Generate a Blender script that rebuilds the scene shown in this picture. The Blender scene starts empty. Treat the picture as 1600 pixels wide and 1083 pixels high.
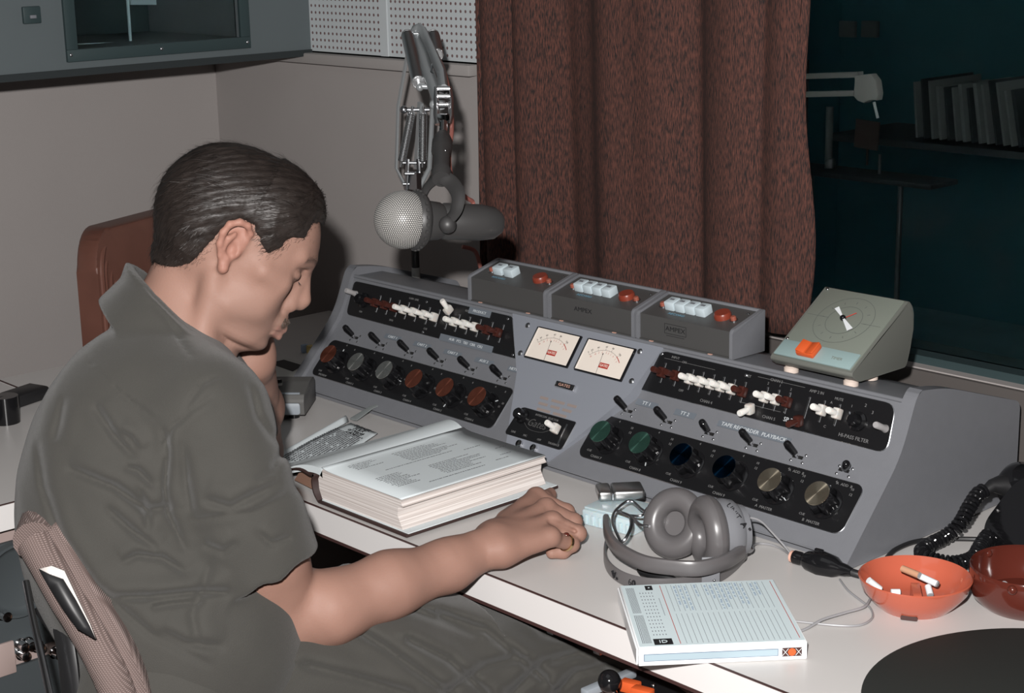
import bpy, bmesh, math, random
import numpy as np
from mathutils import Vector, Matrix, Euler
random.seed(7)
rng = np.random.default_rng(7)
S = bpy.context.scene
COL = S.collection
PI = math.pi

# ------------------------------------------------------------------ camera
CAMH = 1.54
FPX = 2657.0                                     # focal length in pixels of the 1600 px frame
RIGHT = Vector((0.6751204, 0.7374022, -0.0212222))
DOWN = Vector((0.1680130, -0.1817068, -0.9688933))
FWD = Vector((-0.7183203, 0.6505541, -0.2465672))
cd = bpy.data.cameras.new('camera')
cam = bpy.data.objects.new('camera', cd); COL.objects.link(cam)
cd.sensor_fit = 'HORIZONTAL'; cd.sensor_width = 36.0; cd.lens = FPX / 1600.0 * 36.0
cd.clip_start = 0.05; cd.clip_end = 50
cam.matrix_world = Matrix(((RIGHT.x, -DOWN.x, -FWD.x, 0), (RIGHT.y, -DOWN.y, -FWD.y, 0), (RIGHT.z, -DOWN.z, -FWD.z, CAMH), (0, 0, 0, 1)))
S.camera = cam

# ------------------------------------------------------------------ light: the photographer's flash and a weak added fill
w = bpy.data.worlds.new('world'); S.world = w; w.use_nodes = True
w.node_tree.nodes['Background'].inputs[0].default_value = (0.80, 0.93, 1.0, 1)
w.node_tree.nodes['Background'].inputs[1].default_value = 0.03
fl = bpy.data.lights.new('flash', 'SPOT'); fl.energy = 305; fl.shadow_soft_size = 0.022
fl.color = (1.0, 0.972, 0.952); fl.spot_size = math.radians(75); fl.spot_blend = 0.6
flo = bpy.data.objects.new('flash', fl); COL.objects.link(flo)
flo.location = Vector((0, 0, CAMH)) - RIGHT * 0.070 - DOWN * 0.14
flo.rotation_euler = (FWD + DOWN * 0.06 - RIGHT * 0.02).to_track_quat('-Z', 'Y').to_euler()
rl = bpy.data.lights.new('fill_light', 'AREA'); rl.energy = 2.6; rl.size = 1.2; rl.color = (0.95, 0.98, 1.0)  # unseen area light added to lift the ambient level
rlo = bpy.data.objects.new('fill_light', rl); COL.objects.link(rlo); rlo.location = (-1.2, 0.6, 2.5)
S.view_settings.view_transform = 'Standard'; S.view_settings.look = 'None'
S.view_settings.exposure = 0.0; S.view_settings.gamma = 1.0
S.view_settings.use_curve_mapping = False

# ------------------------------------------------------------------ helpers
def at(px, py, d):
    return Vector((0, 0, CAMH)) + (RIGHT * ((px - 800) / FPX) + DOWN * ((py - 541) / FPX) + FWD) * d
def onz(px, py, z):
    r = RIGHT * ((px - 800) / FPX) + DOWN * ((py - 541) / FPX) + FWD
    return Vector((0, 0, CAMH)) + r * ((z - CAMH) / r.z)
def ony(px, py, y):
    r = RIGHT * ((px - 800) / FPX) + DOWN * ((py - 541) / FPX) + FWD
    return Vector((0, 0, CAMH)) + r * (y / r.y)

def s2l(c):
    return tuple(((v / 255) / 12.92 if v / 255 <= 0.04045 else ((v / 255 + 0.055) / 1.055) ** 2.4) for v in c)

MATS = {}
def mat(name, rgb, rough=0.5, metal=0.0, noise=0.0, nscale=30.0, bump=0.0, bscale=200.0, spec=0.5, trans=0.0, ior=1.45,
        emit=None, coat=0.0, sss=0.0, aniso=0.0, alpha=1.0, sheen=0.0):
    """rgb in linear albedo"""
    m = bpy.data.materials.new(name); m.use_nodes = True
    nt = m.node_tree; b = nt.nodes['Principled BSDF']
    b.inputs['Base Color'].default_value = (*rgb, 1); b.inputs['Roughness'].default_value = rough
    b.inputs['Metallic'].default_value = metal; b.inputs['Specular IOR Level'].default_value = spec
    b.inputs['Transmission Weight'].default_value = trans; b.inputs['IOR'].default_value = ior
    b.inputs['Coat Weight'].default_value = coat; b.inputs['Coat Roughness'].default_value = 0.08
    b.inputs['Alpha'].default_value = alpha
    b.inputs['Sheen Weight'].default_value = sheen
    if sss: b.inputs['Subsurface Weight'].default_value = sss; b.inputs['Subsurface Radius'].default_value = (0.012, 0.005, 0.003); b.inputs['Subsurface Scale'].default_value = 1.0
    tc = nt.nodes.new('ShaderNodeTexCoord')
    if noise:
        n = nt.nodes.new('ShaderNodeTexNoise'); n.inputs['Scale'].default_value = nscale; n.inputs['Detail'].default_value = 5
        nt.links.new(tc.outputs['Object'], n.inputs['Vector'])
        mx = nt.nodes.new('ShaderNodeMix'); mx.data_type = 'RGBA'
        mx.inputs[6].default_value = (*[c * (1 - noise) for c in rgb], 1); mx.inputs[7].default_value = (*[min(1, c * (1 + noise)) for c in rgb], 1)
        nt.links.new(n.outputs['Fac'], mx.inputs[0]); nt.links.new(mx.outputs[2], b.inputs['Base Color'])
    if bump:
        n = nt.nodes.new('ShaderNodeTexNoise'); n.inputs['Scale'].default_value = bscale; n.inputs['Detail'].default_value = 3
        nt.links.new(tc.outputs['Object'], n.inputs['Vector'])
        bp = nt.nodes.new('ShaderNodeBump'); bp.inputs['Strength'].default_value = bump; bp.inputs['Distance'].default_value = 0.002
        nt.links.new(n.outputs['Fac'], bp.inputs['Height']); nt.links.new(bp.outputs['Normal'], b.inputs['Normal'])
    if emit:
        b.inputs['Emission Color'].default_value = (*emit[0], 1); b.inputs['Emission Strength'].default_value = emit[1]
    if aniso:
        b.inputs['Anisotropic'].default_value = aniso
        t = nt.nodes.new('ShaderNodeTangent'); t.direction_type = 'RADIAL'; t.axis = 'Z'
        nt.links.new(t.outputs[0], b.inputs['Tangent'])
    MATS[name] = m
    return m

mat('grey_paint', (0.165, 0.170, 0.185), 0.42, bump=0.12, bscale=900, noise=0.05, nscale=60)
mat('grey_paint_lit', (0.235, 0.250, 0.285), 0.40, bump=0.10, bscale=900)  # console grey, lightened for the light caught by the centre plate's tilt
mat('black_panel', (0.010, 0.010, 0.011), 0.30, spec=0.4)
mat('black_gloss', (0.008, 0.008, 0.009), 0.12)
mat('black_rubber', (0.014, 0.014, 0.015), 0.45)
mat('black_slot', (0.004, 0.004, 0.004), 0.8)
mat('chrome', (0.75, 0.75, 0.76), 0.13, metal=1)
mat('spring_steel', (0.62, 0.63, 0.64), 0.32, metal=1)
mat('steel', (0.42, 0.43, 0.45), 0.30, metal=1)
mat('brushed', (0.50, 0.50, 0.50), 0.35, metal=1)
mat('white_key', (0.80, 0.78, 0.74), 0.30, sss=0.1)
mat('clear_key', (0.62, 0.58, 0.54), 0.15, sss=0.2, spec=0.6)
mat('brown_key', (0.055, 0.016, 0.012), 0.2)
mat('ink_white', (0.55, 0.58, 0.60), 0.6)
mat('ink_dim', (0.16, 0.16, 0.16), 0.6)
mat('ink_black', (0.012, 0.012, 0.014), 0.6)
mat('ink_grey', (0.17, 0.18, 0.20), 0.7)
mat('ink_red', (0.42, 0.045, 0.03), 0.6)
mat('ink_blue', (0.13, 0.18, 0.25), 0.7)
mat('dymo', (0.145, 0.165, 0.19), 0.35)
mat('vu_paper', (0.80, 0.72, 0.64), 0.7)
mat('cap_red', (0.30, 0.095, 0.06), 0.26, metal=0.85, aniso=0.95)
mat('cap_silver', (0.46, 0.46, 0.44), 0.26, metal=0.92, aniso=0.95)
mat('cap_gold', (0.50, 0.44, 0.34), 0.26, metal=0.92, aniso=0.95)
mat('cap_green', (0.085, 0.20, 0.155), 0.26, metal=0.85, aniso=0.95)
mat('cap_blue', (0.006, 0.045, 0.11), 0.20, metal=1.0, aniso=0.97)
mat('desk_white', (0.585, 0.565, 0.55), 0.34, noise=0.03, nscale=8)
mat('edge_white', (0.70, 0.68, 0.67), 0.4)
mat('seam_brown', (0.05, 0.022, 0.02), 0.6)
mat('wall_grey', (0.335, 0.310, 0.300), 0.85, noise=0.05, nscale=5, bump=0.15, bscale=420)
mat('wall_dark', (0.098, 0.118, 0.125), 0.6, noise=0.05, nscale=9)
mat('frame_dark', (0.030, 0.050, 0.053), 0.5)
mat('trim_grey', (0.31, 0.29, 0.28), 0.8)
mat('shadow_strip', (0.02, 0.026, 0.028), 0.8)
mat('teal_wall', (0.07, 0.20, 0.235), 0.8, noise=0.15, nscale=4)
mat('teal_floor', (0.30, 0.50, 0.54), 0.8, noise=0.2, nscale=6)
mat('floor_vinyl', (0.20, 0.10, 0.06), 0.5, noise=0.2, nscale=12)
mat('ceiling_white', (0.5, 0.5, 0.5), 0.9)
mat('plexi', (0.9, 0.9, 0.9), 0.05, trans=1.0, ior=1.2, spec=0.3)
mat('tint_box', (0.066, 0.065, 0.064), 0.42)
mat('button_white', (0.55, 0.64, 0.68), 0.4)
mat('button_red', (0.22, 0.040, 0.022), 0.35)
mat('indicator_copper', (0.30, 0.09, 0.06), 0.3)
mat('ink_cyan', (0.13, 0.27, 0.36), 0.6)
mat('copper', (0.62, 0.36, 0.28), 0.4)
mat('clock_body', (0.135, 0.14, 0.125), 0.5)
mat('clock_face', (0.19, 0.21, 0.18), 0.3, coat=0.4)
mat('clock_strip', (0.27, 0.37, 0.37), 0.35)
mat('foot_cream', (0.66, 0.55, 0.48), 0.6)
mat('orange_rocker', (0.62, 0.10, 0.025), 0.4)
mat('page', (0.66, 0.72, 0.74), 0.8)
mat('page_edge', (0.66, 0.60, 0.57), 0.85, noise=0.2, nscale=60)
mat('cloth_brown', (0.035, 0.018, 0.016), 0.6)
mat('card_brown', (0.30, 0.17, 0.12), 0.7)
mat('headphone_grey', (0.108, 0.102, 0.104), 0.32, spec=0.6)
mat('headphone_light', (0.185, 0.19, 0.205), 0.45)
mat('cable_grey', (0.28, 0.28, 0.29), 0.35)
mat('box_white', (0.82, 0.84, 0.85), 0.5)
mat('box_label', (0.62, 0.72, 0.745), 0.55)
mat('box_strip', (0.34, 0.43, 0.48), 0.5)
mat('plastic_ice', (0.50, 0.60, 0.63), 0.3, sss=0.3)
mat('ash_orange', (0.46, 0.105, 0.06), 0.15, coat=0.6)
mat('ash_brown', (0.085, 0.018, 0.012), 0.12, coat=0.6)
mat('cig_white', (0.72, 0.74, 0.76), 0.8)
mat('cig_filter', (0.52, 0.28, 0.17), 0.8)
mat('ash', (0.25, 0.25, 0.26), 0.95)
mat('teal_pen', (0.03, 0.075, 0.075), 0.3)
mat('leather_brown', (0.145, 0.062, 0.045), 0.42, noise=0.25, nscale=14, bump=0.2, bscale=60)
mat('yellow', (0.60, 0.46, 0.18), 0.5)
mat('pale_blue', (0.36, 0.46, 0.60), 0.5)
mat('pad_silver', (0.26, 0.29, 0.32), 0.4)
mat('pad_grey', (0.10, 0.098, 0.094), 0.45)
mat('vent_tone', (0.27, 0.22, 0.20), 0.7)
mat('print_dark', (0.10, 0.10, 0.11), 0.7)
mat('script_dim', (0.07, 0.07, 0.07), 0.6)
mat('mic_mesh_dark', (0.05, 0.05, 0.05), 0.6)
mat('mic_gold', (0.70, 0.68, 0.64), 0.25, metal=0.8)
mat('mic_body', (0.038, 0.037, 0.037), 0.45)
mat('arm_grey', (0.33, 0.35, 0.36), 0.3, metal=0.4)
mat('red_cable', (0.30, 0.11, 0.09), 0.4)
mat('vinyl_platter', (0.016, 0.018, 0.016), 0.75, bump=0.1, bscale=700)
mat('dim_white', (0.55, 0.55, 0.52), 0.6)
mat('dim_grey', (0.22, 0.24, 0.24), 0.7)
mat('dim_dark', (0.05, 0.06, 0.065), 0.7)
mat('ring_gold', (0.75, 0.55, 0.30), 0.2, metal=1)
mat('panel_beige', (0.36, 0.28, 0.26), 0.5)
M = MATS

def setmat(o, m):
    if len(o.data.materials): o.data.materials.clear()
    for k in (m if isinstance(m, (list, tuple)) else [m]):
        o.data.materials.append(M[k] if isinstance(k, str) else k)

def mobj(name, me, m=None, parent=None, mtx=None, smooth=None):
    o = bpy.data.objects.new(name, me); COL.objects.link(o)
    if m is not None: setmat(o, m)
    if parent is not None:
        o.parent = parent
    if mtx is not None: o.matrix_local = mtx
    return o

class B:
    """collects shapes into one bmesh"""
    def __init__(s, T=None): s.bm = bmesh.new(); s.T = T or Matrix.Identity(4)
    def _fin(s, vs, mi, T=None, smooth=False):
        for v in vs: v.co = (s.T @ (T @ v.co)) if T is not None else s.T @ v.co
        fs = set(f for v in vs for f in v.link_faces)
        for f in fs: f.material_index = mi; f.smooth = smooth
        return s
    def box(s, c, d, mi=0, R=None, bev=0.0, seg=2):
        g = bmesh.ops.create_cube(s.bm, size=1); vs = g['verts']
        for v in vs: v.co = Vector((v.co.x * d[0], v.co.y * d[1], v.co.z * d[2]))
        if bev:
            es = list(set(e for v in vs for e in v.link_edges))
            r = bmesh.ops.bevel(s.bm, geom=es, offset=bev, segments=seg, affect='EDGES', profile=0.5)
            vs = list(set(list(r['verts']) + [v for v in vs if v.is_valid]))
            fs = set(f for v in vs for f in v.link_faces); vs = list(set(v for f in fs for v in f.verts))
        T = Matrix.Translation(Vector(c)) @ (R.to_4x4() if R is not None else Matrix.Identity(4))
        return s._fin(vs, mi, T, smooth=False)
    def cyl(s, a, b, r1, r2=None, n=20, mi=0, smooth=True, cap=True):
        a = Vector(a); b = Vector(b); r2 = r1 if r2 is None else r2
        d = b - a
        g = bmesh.ops.create_cone(s.bm, cap_ends=cap, cap_tris=False, segments=n, radius1=r1, radius2=r2, depth=d.length)
        T = Matrix.Translation((a + b) / 2) @ d.to_track_quat('Z', 'Y').to_matrix().to_4x4()
        s._fin(g['verts'], mi, T, smooth)
        for f in set(f for v in g['verts'] for f in v.link_faces):
            if len(f.verts) > 4: f.smooth = False
        return s
    def sph(s, c, r, mi=0, sc=(1, 1, 1), n=20, R=None):
        g = bmesh.ops.create_uvsphere(s.bm, u_segments=n, v_segments=max(8, n * 2 // 3), radius=r)
        T = Matrix.Translation(Vector(c)) @ (R.to_4x4() if R is not None else Matrix.Identity(4)) @ Matrix.Diagonal((*sc, 1))
        return s._fin(g['verts'], mi, T, True)
    def tube(s, pts, r, n=8, mi=0, closed=False, rs=None, flat=None):
        pts = [Vector(p) for p in pts]; N = len(pts)
        rings = []; up = None
        for i, p in enumerate(pts):
            if closed: t = pts[(i + 1) % N] - pts[i - 1]
            else: t = pts[min(i + 1, N - 1)] - pts[max(i - 1, 0)]
            t.normalize()
            if up is None:
                up = Vector((0, 0, 1)) if abs(t.z) < 0.9 else Vector((1, 0, 0))
            u = (up - t * up.dot(t)).normalized(); v = t.cross(u); up = u
            rr = rs[i] if rs else r
            fl_ = flat or (1, 1)
            rings.append([s.bm.verts.new(s.T @ (p + u * math.cos(2 * PI * k / n) * rr * fl_[0] + v * math.sin(2 * PI * k / n) * rr * fl_[1])) for k in range(n)])
        M_ = N if closed else N - 1
        for i in range(M_):
            a = rings[i]; b = rings[(i + 1) % N]
            for k in range(n):
                f = s.bm.faces.new((a[k], a[(k + 1) % n], b[(k + 1) % n], b[k])); f.smooth = True; f.material_index = mi
        if not closed:
            for ring in (rings[0][::-1], rings[-1]):
                f = s.bm.faces.new(ring); f.material_index = mi
        return s
    def lathe(s, prof, c=(0, 0, 0), n=40, mi=0, R=None, smooth=True, close=False):
        """prof: list of (r, z); around Z"""
        T = Matrix.Translation(Vector(c)) @ (R.to_4x4() if R is not None else Matrix.Identity(4))
        rings = []
        for r, z in prof:
            if r < 1e-6: rings.append([s.bm.verts.new(s.T @ (T @ Vector((0, 0, z))))])
            else: rings.append([s.bm.verts.new(s.T @ (T @ Vector((r * math.cos(2 * PI * k / n), r * math.sin(2 * PI * k / n), z)))) for k in range(n)])
        for a, b in zip(rings, rings[1:]):
            for k in range(n):
                k2 = (k + 1) % n
                vs = []
                for q in ((a[k] if len(a) > 1 else a[0]), (a[k2] if len(a) > 1 else a[0]), (b[k2] if len(b) > 1 else b[0]), (b[k] if len(b) > 1 else b[0])):
                    if q not in vs: vs.append(q)
                if len(vs) > 2:
                    f = s.bm.faces.new(vs); f.smooth = smooth; f.material_index = mi
        return s
    def prism(s, poly, h0, h1, mi=0, fn=None, side_mi=None, bev=0.0):
        """poly: 2-D outline; fn(x,y,h)->3-D"""
        fn = fn or (lambda x, y, h: Vector((x, y, h)))
        a = [s.bm.verts.new(fn(x, y, h0)) for x, y in poly]; b = [s.bm.verts.new(fn(x, y, h1)) for x, y in poly]
        n = len(poly); fs = []
        fs.append(s.bm.faces.new(a[::-1])); ft = s.bm.faces.new(b); fs.append(ft)
        for i in range(n):
            f = s.bm.faces.new((a[i], a[(i + 1) % n], b[(i + 1) % n], b[i])); f.material_index = mi if side_mi is None else side_mi; fs.append(f)
        fs[0].material_index = mi; ft.material_index = mi
        vs = a + b
        if bev:
            es = list(set(e for f in fs for e in f.edges))
            r = bmesh.ops.bevel(s.bm, geom=es, offset=bev, segments=2, affect='EDGES', profile=0.5, clamp_overlap=True)
            ff = set(r['faces']) | set(f for v in r['verts'] for f in v.link_faces)
            vs = list(set(v for f in ff for v in f.verts) | set(v for v in vs if v.is_valid))
        for v in vs: v.co = s.T @ v.co
        return s
    def quad(s, pts, mi=0, smooth=False):
        f = s.bm.faces.new([s.bm.verts.new(s.T @ Vector(p)) for p in pts]); f.material_index = mi; f.smooth = smooth
        return s
    def grid(s, nu, nv, fn, mi=0, smooth=True, flip=False, mfn=None):
        V = [[s.bm.verts.new(s.T @ Vector(fn(i / nu, j / nv))) for j in range(nv + 1)] for i in range(nu + 1)]
        for i in range(nu):
            for j in range(nv):
                q = (V[i][j], V[i + 1][j], V[i + 1][j + 1], V[i][j + 1])
                f = s.bm.faces.new(q[::-1] if flip else q); f.smooth = smooth; f.material_index = mfn(i, j) if mfn else mi
        return s
    def text(s, txt, pos, size, T=None, mi=0, ext=0.00015, align='CENTER', shear=0.0, rot=0.0, sx=1.0):
        """flat lettering in the local XY plane of T"""
        c = bpy.data.curves.new('t', 'FONT'); c.body = txt; c.size = size; c.align_x = align; c.align_y = 'CENTER'; c.extrude = ext; c.resolution_u = 2
        c.shear = shear
        o = bpy.data.objects.new('t', c); COL.objects.link(o)
        bpy.context.view_layer.update()
        me = bpy.data.meshes.new_from_object(o.evaluated_get(bpy.context.evaluated_depsgraph_get()))
        bpy.data.objects.remove(o); bpy.data.curves.remove(c)
        TT = s.T @ (T or Matrix.Identity(4)) @ Matrix.Translation(Vector(pos)) @ Matrix.Rotation(rot, 4, 'Z') @ Matrix.Diagonal((sx, 1, 1, 1))
        me.transform(TT); k = len(me.polygons); me.polygons.foreach_set('material_index', [mi] * k)
        s.bm.from_mesh(me); bpy.data.meshes.remove(me)
        return s
    def mesh(s, name='m', recalc=True):
        if recalc: bmesh.ops.recalc_face_normals(s.bm, faces=s.bm.faces)
        me = bpy.data.meshes.new(name); s.bm.to_mesh(me); s.bm.free(); me.set_sharp_from_angle(angle=math.radians(38)); return me
    def obj(s, name, m, parent=None, mtx=None):
        return mobj(name, s.mesh(name), m, parent, mtx)

def rrect(x0, y0, x1, y1, r, n=5):
    P = []
    for cx, cy, a in ((x1 - r, y1 - r, 0), (x0 + r, y1 - r, 90), (x0 + r, y0 + r, 180), (x1 - r, y0 + r, 270)):
        for k in range(n + 1):
            t = math.radians(a + 90 * k / n); P.append((cx + r * math.cos(t), cy + r * math.sin(t)))
    return P
def rpoly(pts, r, n=5):
    """polygon with rounded corners"""
    out = []; N = len(pts)
    for i in range(N):
        p = Vector((*pts[i], 0)); a = Vector((*pts[i - 1], 0)) - p; b = Vector((*pts[(i + 1) % N], 0)) - p
        rr = r[i] if isinstance(r, (list, tuple)) else r
        if rr <= 0: out.append(tuple(p[:2])); continue
        A = p + a.normalized() * rr; Bp = p + b.normalized() * rr
        for k in range(n + 1):
            t = k / n; q = A * (1 - t) ** 2 + p * 2 * t * (1 - t) + Bp * t * t; out.append((q.x, q.y))
    return out
def smooth_path(pts, n=8, closed=False):
    pts = [Vector(p) for p in pts]; N = len(pts); out = []
    rngi = range(N if closed else N - 1)
    for i in rngi:
        p0 = pts[i - 1] if (i > 0 or closed) else pts[0]; p1 = pts[i]; p2 = pts[(i + 1) % N]; p3 = pts[(i + 2) % N] if (closed or i + 2 < N) else pts[-1]
        for k in range(n):
            t = k / n
            out.append(0.5 * ((2 * p1) + (p2 - p0) * t + (2 * p0 - 5 * p1 + 4 * p2 - p3) * t * t + (3 * p1 - p0 - 3 * p2 + p3) * t ** 3))
    if not closed: out.append(pts[-1])
    return out

def thing(name, label, cat, loc=(0, 0, 0), rotz=0.0, group=None, mtx=None):
    o = bpy.data.objects.new(name, None); COL.objects.link(o); o.empty_display_size = 0.05
    o.location = loc; o.rotation_euler = (0, 0, rotz)
    if mtx is not None: o.matrix_world = mtx
    o['label'] = label; o['category'] = cat
    if group: o['group'] = group
    return o
def tag(o, label, cat, group=None):
    o['label'] = label; o['category'] = cat
    if group: o['group'] = group
    return o
def struct(o): o['kind'] = 'structure'; return o
def children_of(o): return [c for c in COL.objects if c.parent == o]
def dup(root, label=None, loc=None, mtx=None, extra=None):
    r = root.copy(); COL.objects.link(r)
    if loc is not None: r.location = loc
    if mtx is not None: r.matrix_local = mtx
    if label: r['label'] = label
    def rec(a, b):
        for ch in KIDS.get(a.name, []) or [c for c in list(COL.objects) if c.parent == a]:
            c = ch.copy(); COL.objects.link(c); c.parent = b; c.matrix_parent_inverse = ch.matrix_parent_inverse.copy(); rec(ch, c)
    rec(root, r)
    return r
KIDS = {}
def XY(p): return Matrix.Translation(Vector(p))
# ================================================================== the room
WY = 2.05; WX = -3.21; BX = -2.85
def boxobj(name, lo, hi, m, bev=0.0):
    lo = Vector(lo); hi = Vector(hi)
    return struct(B().box((lo + hi) / 2, hi - lo, bev=bev).obj(name, m))
boxobj('floor', (WX - .1, -2.2, -0.1), (1.6, 6.2, 0), 'floor_vinyl')
boxobj('ceiling', (WX - .1, -2.2, 2.6), (1.6, 6.2, 2.7), 'ceiling_white')
boxobj('wall_left', (WX - .1, -2.2, 0), (WX, WY, 1.28), 'wall_grey')
boxobj('wall_right', (1.5, -2.2, 0), (1.6, 6.2, 2.6), 'wall_grey')
boxobj('wall_front', (WX - .1, -2.3, 0), (1.6, -2.2, 2.6), 'wall_grey')
# back wall with the big studio window (opening x -2.30..-0.2, z 0.885..2.1)
b = B()
b.box(((WX - .1 - 2.30) / 2, WY + .06, .64), (-2.30 - WX + .1, .12, 1.28))
b.box((-0.35, WY + .06, .4425), (3.9, .12, .885))
b.box((-0.35, WY + .06, 2.35), (3.9, .12, .5))
b.box((0.65, WY + .06, 1.49), (1.9, .12, 1.21))
struct(b.obj('wall_back', 'wall_grey'))
# pegboard upper part of the back wall: real pale board, holes by procedural dots
mp = mat('pegboard', (0.50, 0.54, 0.56), 0.7)
nt = mp.node_tree; bs = nt.nodes['Principled BSDF']; tc = nt.nodes.new('ShaderNodeTexCoord')
sp = nt.nodes.new('ShaderNodeSeparateXYZ'); nt.links.new(tc.outputs['Object'], sp.inputs[0])
def mth(nt, op, a, b=None, c=None):
    n = nt.nodes.new('ShaderNodeMath'); n.operation = op
    for i, v in enumerate((a, b, c)):
        if v is None: continue
        if isinstance(v, (int, float)): n.inputs[i].default_value = v
        else: nt.links.new(v, n.inputs[i])
    return n.outputs[0]
fx = mth(nt, 'SUBTRACT', mth(nt, 'FRACT', mth(nt, 'MULTIPLY', sp.outputs[0], 1 / .0135)), .5)
fz = mth(nt, 'SUBTRACT', mth(nt, 'FRACT', mth(nt, 'MULTIPLY', sp.outputs[2], 1 / .0135)), .5)
rr = mth(nt, 'SQRT', mth(nt, 'ADD', mth(nt, 'MULTIPLY', fx, fx), mth(nt, 'MULTIPLY', fz, fz)))
hole = mth(nt, 'LESS_THAN', rr, .21)
seam = mth(nt, 'LESS_THAN', mth(nt, 'ABSOLUTE', mth(nt, 'ADD', sp.outputs[0], 2.605)), .011)
hole = mth(nt, 'MULTIPLY', hole, mth(nt, 'SUBTRACT', 1.0, seam))
mx = nt.nodes.new('ShaderNodeMix'); mx.data_type = 'RGBA'; mx.inputs[6].default_value = (.50, .535, .55, 1); mx.inputs[7].default_value = (.16, .10, .10, 1)
nt.links.new(hole, mx.inputs[0]); nt.links.new(mx.outputs[2], bs.inputs['Base Color'])
b = B(); b.box(((BX - 2.30) / 2, WY + .05, (1.277 + 2.6) / 2), (-2.30 - BX, .10, 2.6 - 1.277)); b.box((-2.605, WY - .003, 1.94), (.022, .004, 1.32))
struct(b.obj('wall_back_pegboard', 'pegboard'))
boxobj('trim_1', (WX, WY - .022, 1.256), (-2.34, WY + .02, 1.277), 'trim_grey', .003)
# the deep box of the studio window over the left wall
OY0, OY1, OZ0, OZ1 = 1.527, 1.879, 1.318, 1.95
b = B()
def bx(lo, hi, mi=0, bev=0): lo = Vector(lo); hi = Vector(hi); b.box((lo + hi) / 2, hi - lo, mi, bev=bev)
bx((WX, -2.2, 1.282), (BX, OY0, 2.6)); bx((WX, OY1, 1.282), (BX, WY, 2.6)); bx((WX, OY0, 1.282), (BX, OY1, OZ0)); bx((WX, OY0, OZ1), (BX, OY1, 2.6))
struct(b.obj('wall_left_upper', 'wall_dark'))
boxobj('shade_strip', (WX, -2.2, 1.27), (BX + .004, WY, 1.283), 'shadow_strip')  # dark strip painted as the shadow line under the window box
# its window: dark frame with screws, glass, pale panels standing in for reflections in the glass
win = thing('window_1', 'x', 'x'); del win['label']; del win['category']; struct(win)
b = B()
fw = .022
for lo, hi in (((BX, OY0 - fw, OZ0 - fw), (BX + .008, OY1 + fw, OZ0)), ((BX, OY0 - fw, OZ1), (BX + .008, OY1 + fw, OZ1 + fw)), ((BX, OY0 - fw, OZ0), (BX + .008, OY0, OZ1)), ((BX, OY1, OZ0), (BX + .008, OY1 + fw, OZ1))): bx(lo, hi, 0, .001)
for y, z in ((1.512, 1.309), (1.70, 1.3075), (1.893, 1.3075), (1.512, 1.52), (1.893, 1.52)):
    b.sph((BX + .008, y, z), .0035, 1, (.6, 1, 1), 10)
b.obj('window_frame', ['frame_dark', 'steel'], win)
b = B(); bx((BX - .012, OY0, OZ0), (BX - .008, OY1, OZ1)); b.obj('window_pane', mat('glass', (.9, .95, .95), 0.02, trans=1.0, ior=1.15), win)
b = B(); bx((-3.19, OY0 - .0, OZ0 - .0), (-3.185, OY1, OZ1)); b.obj('window_backing', 'frame_dark', win)
b = B()
def onx(px, py, x):
    r = RIGHT * ((px - 800) / FPX) + DOWN * ((py - 541) / FPX) + FWD
    return Vector((0, 0, CAMH)) + r * (x / r.x)
mat('pale_teal', (.44, .58, .62), .6)
def pan_(pts, x, up=0, th=.004):
    q = [onx(a, c_, x) for a, c_ in pts]
    b = B(); b.prism([(p.y, p.z) for p in q[:2]] + [(q[2].y, q[2].z + up), (q[3].y, q[3].z + up)], x - th, x, fn=lambda y, z, h: Vector((h, y, z))); b.obj('reflection_panel', 'pale_teal', win)
pan_([(203, 66), (206, 66), (203, 0), (199, 0)], -2.95, .25); pan_([(122, 69), (206, 66), (206, 64.5), (122, 67.5)], -2.95)
pan_([(204, 7), (250, 7), (250, -20), (204, -20)], -3.15, .2); pan_([(278, 10), (296, 13), (299, -15), (277, -15)], -3.15, .2); pan_([(340, 30), (369, 49), (370, -20), (337, -20)], -3.12, .2)
# wall switch plate at the upper left
sw = thing('wall_plate', 'small dark switch plate high on the left grey wall panel', 'switch plate', (BX, 1.443, 1.384))
B().box((.004, 0, 0), (.008, .034, .03), bev=.002).obj('plate', 'frame_dark', sw)
B().box((.010, 0, -.003), (.004, .012, .006), bev=.001).obj('switch', 'ink_grey', sw)
# big window: frame, pane
win2 = thing('window_2', 'x', 'x'); del win2['label']; del win2['category']; struct(win2)
b = B(); bx((-2.30, WY + .02, .885), (-.3, WY + .10, .897)); bx((-2.30, WY + .02, 2.085), (-.3, WY + .10, 2.1)); bx((-2.30, WY + .02, .897), (-2.27, WY + .1, 2.085)); bx((-.33, WY + .02, .897), (-.3, WY + .1, 2.085))
b.obj('window_frame', 'frame_dark', win2)
b = B(); bx((-2.27, WY + .05, .897), (-.33, WY + .056, 2.085)); b.obj('window_pane', 'glass', win2)
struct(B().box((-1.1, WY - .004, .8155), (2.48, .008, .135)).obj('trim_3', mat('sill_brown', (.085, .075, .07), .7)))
# room beyond the glass
struct(B().box((-2.2, 5.6, 1.3), (7.5, .1, 2.6)).obj('wall_far', 'teal_wall'))
struct(B().box((-4.2, 3.9, 1.3), (.1, 3.4, 2.6)).obj('wall_far_left', 'teal_wall'))
struct(B().box((-2.2, 3.9, 0.005), (7.5, 3.4, .01)).obj('floor_far', 'teal_floor'))

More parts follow.
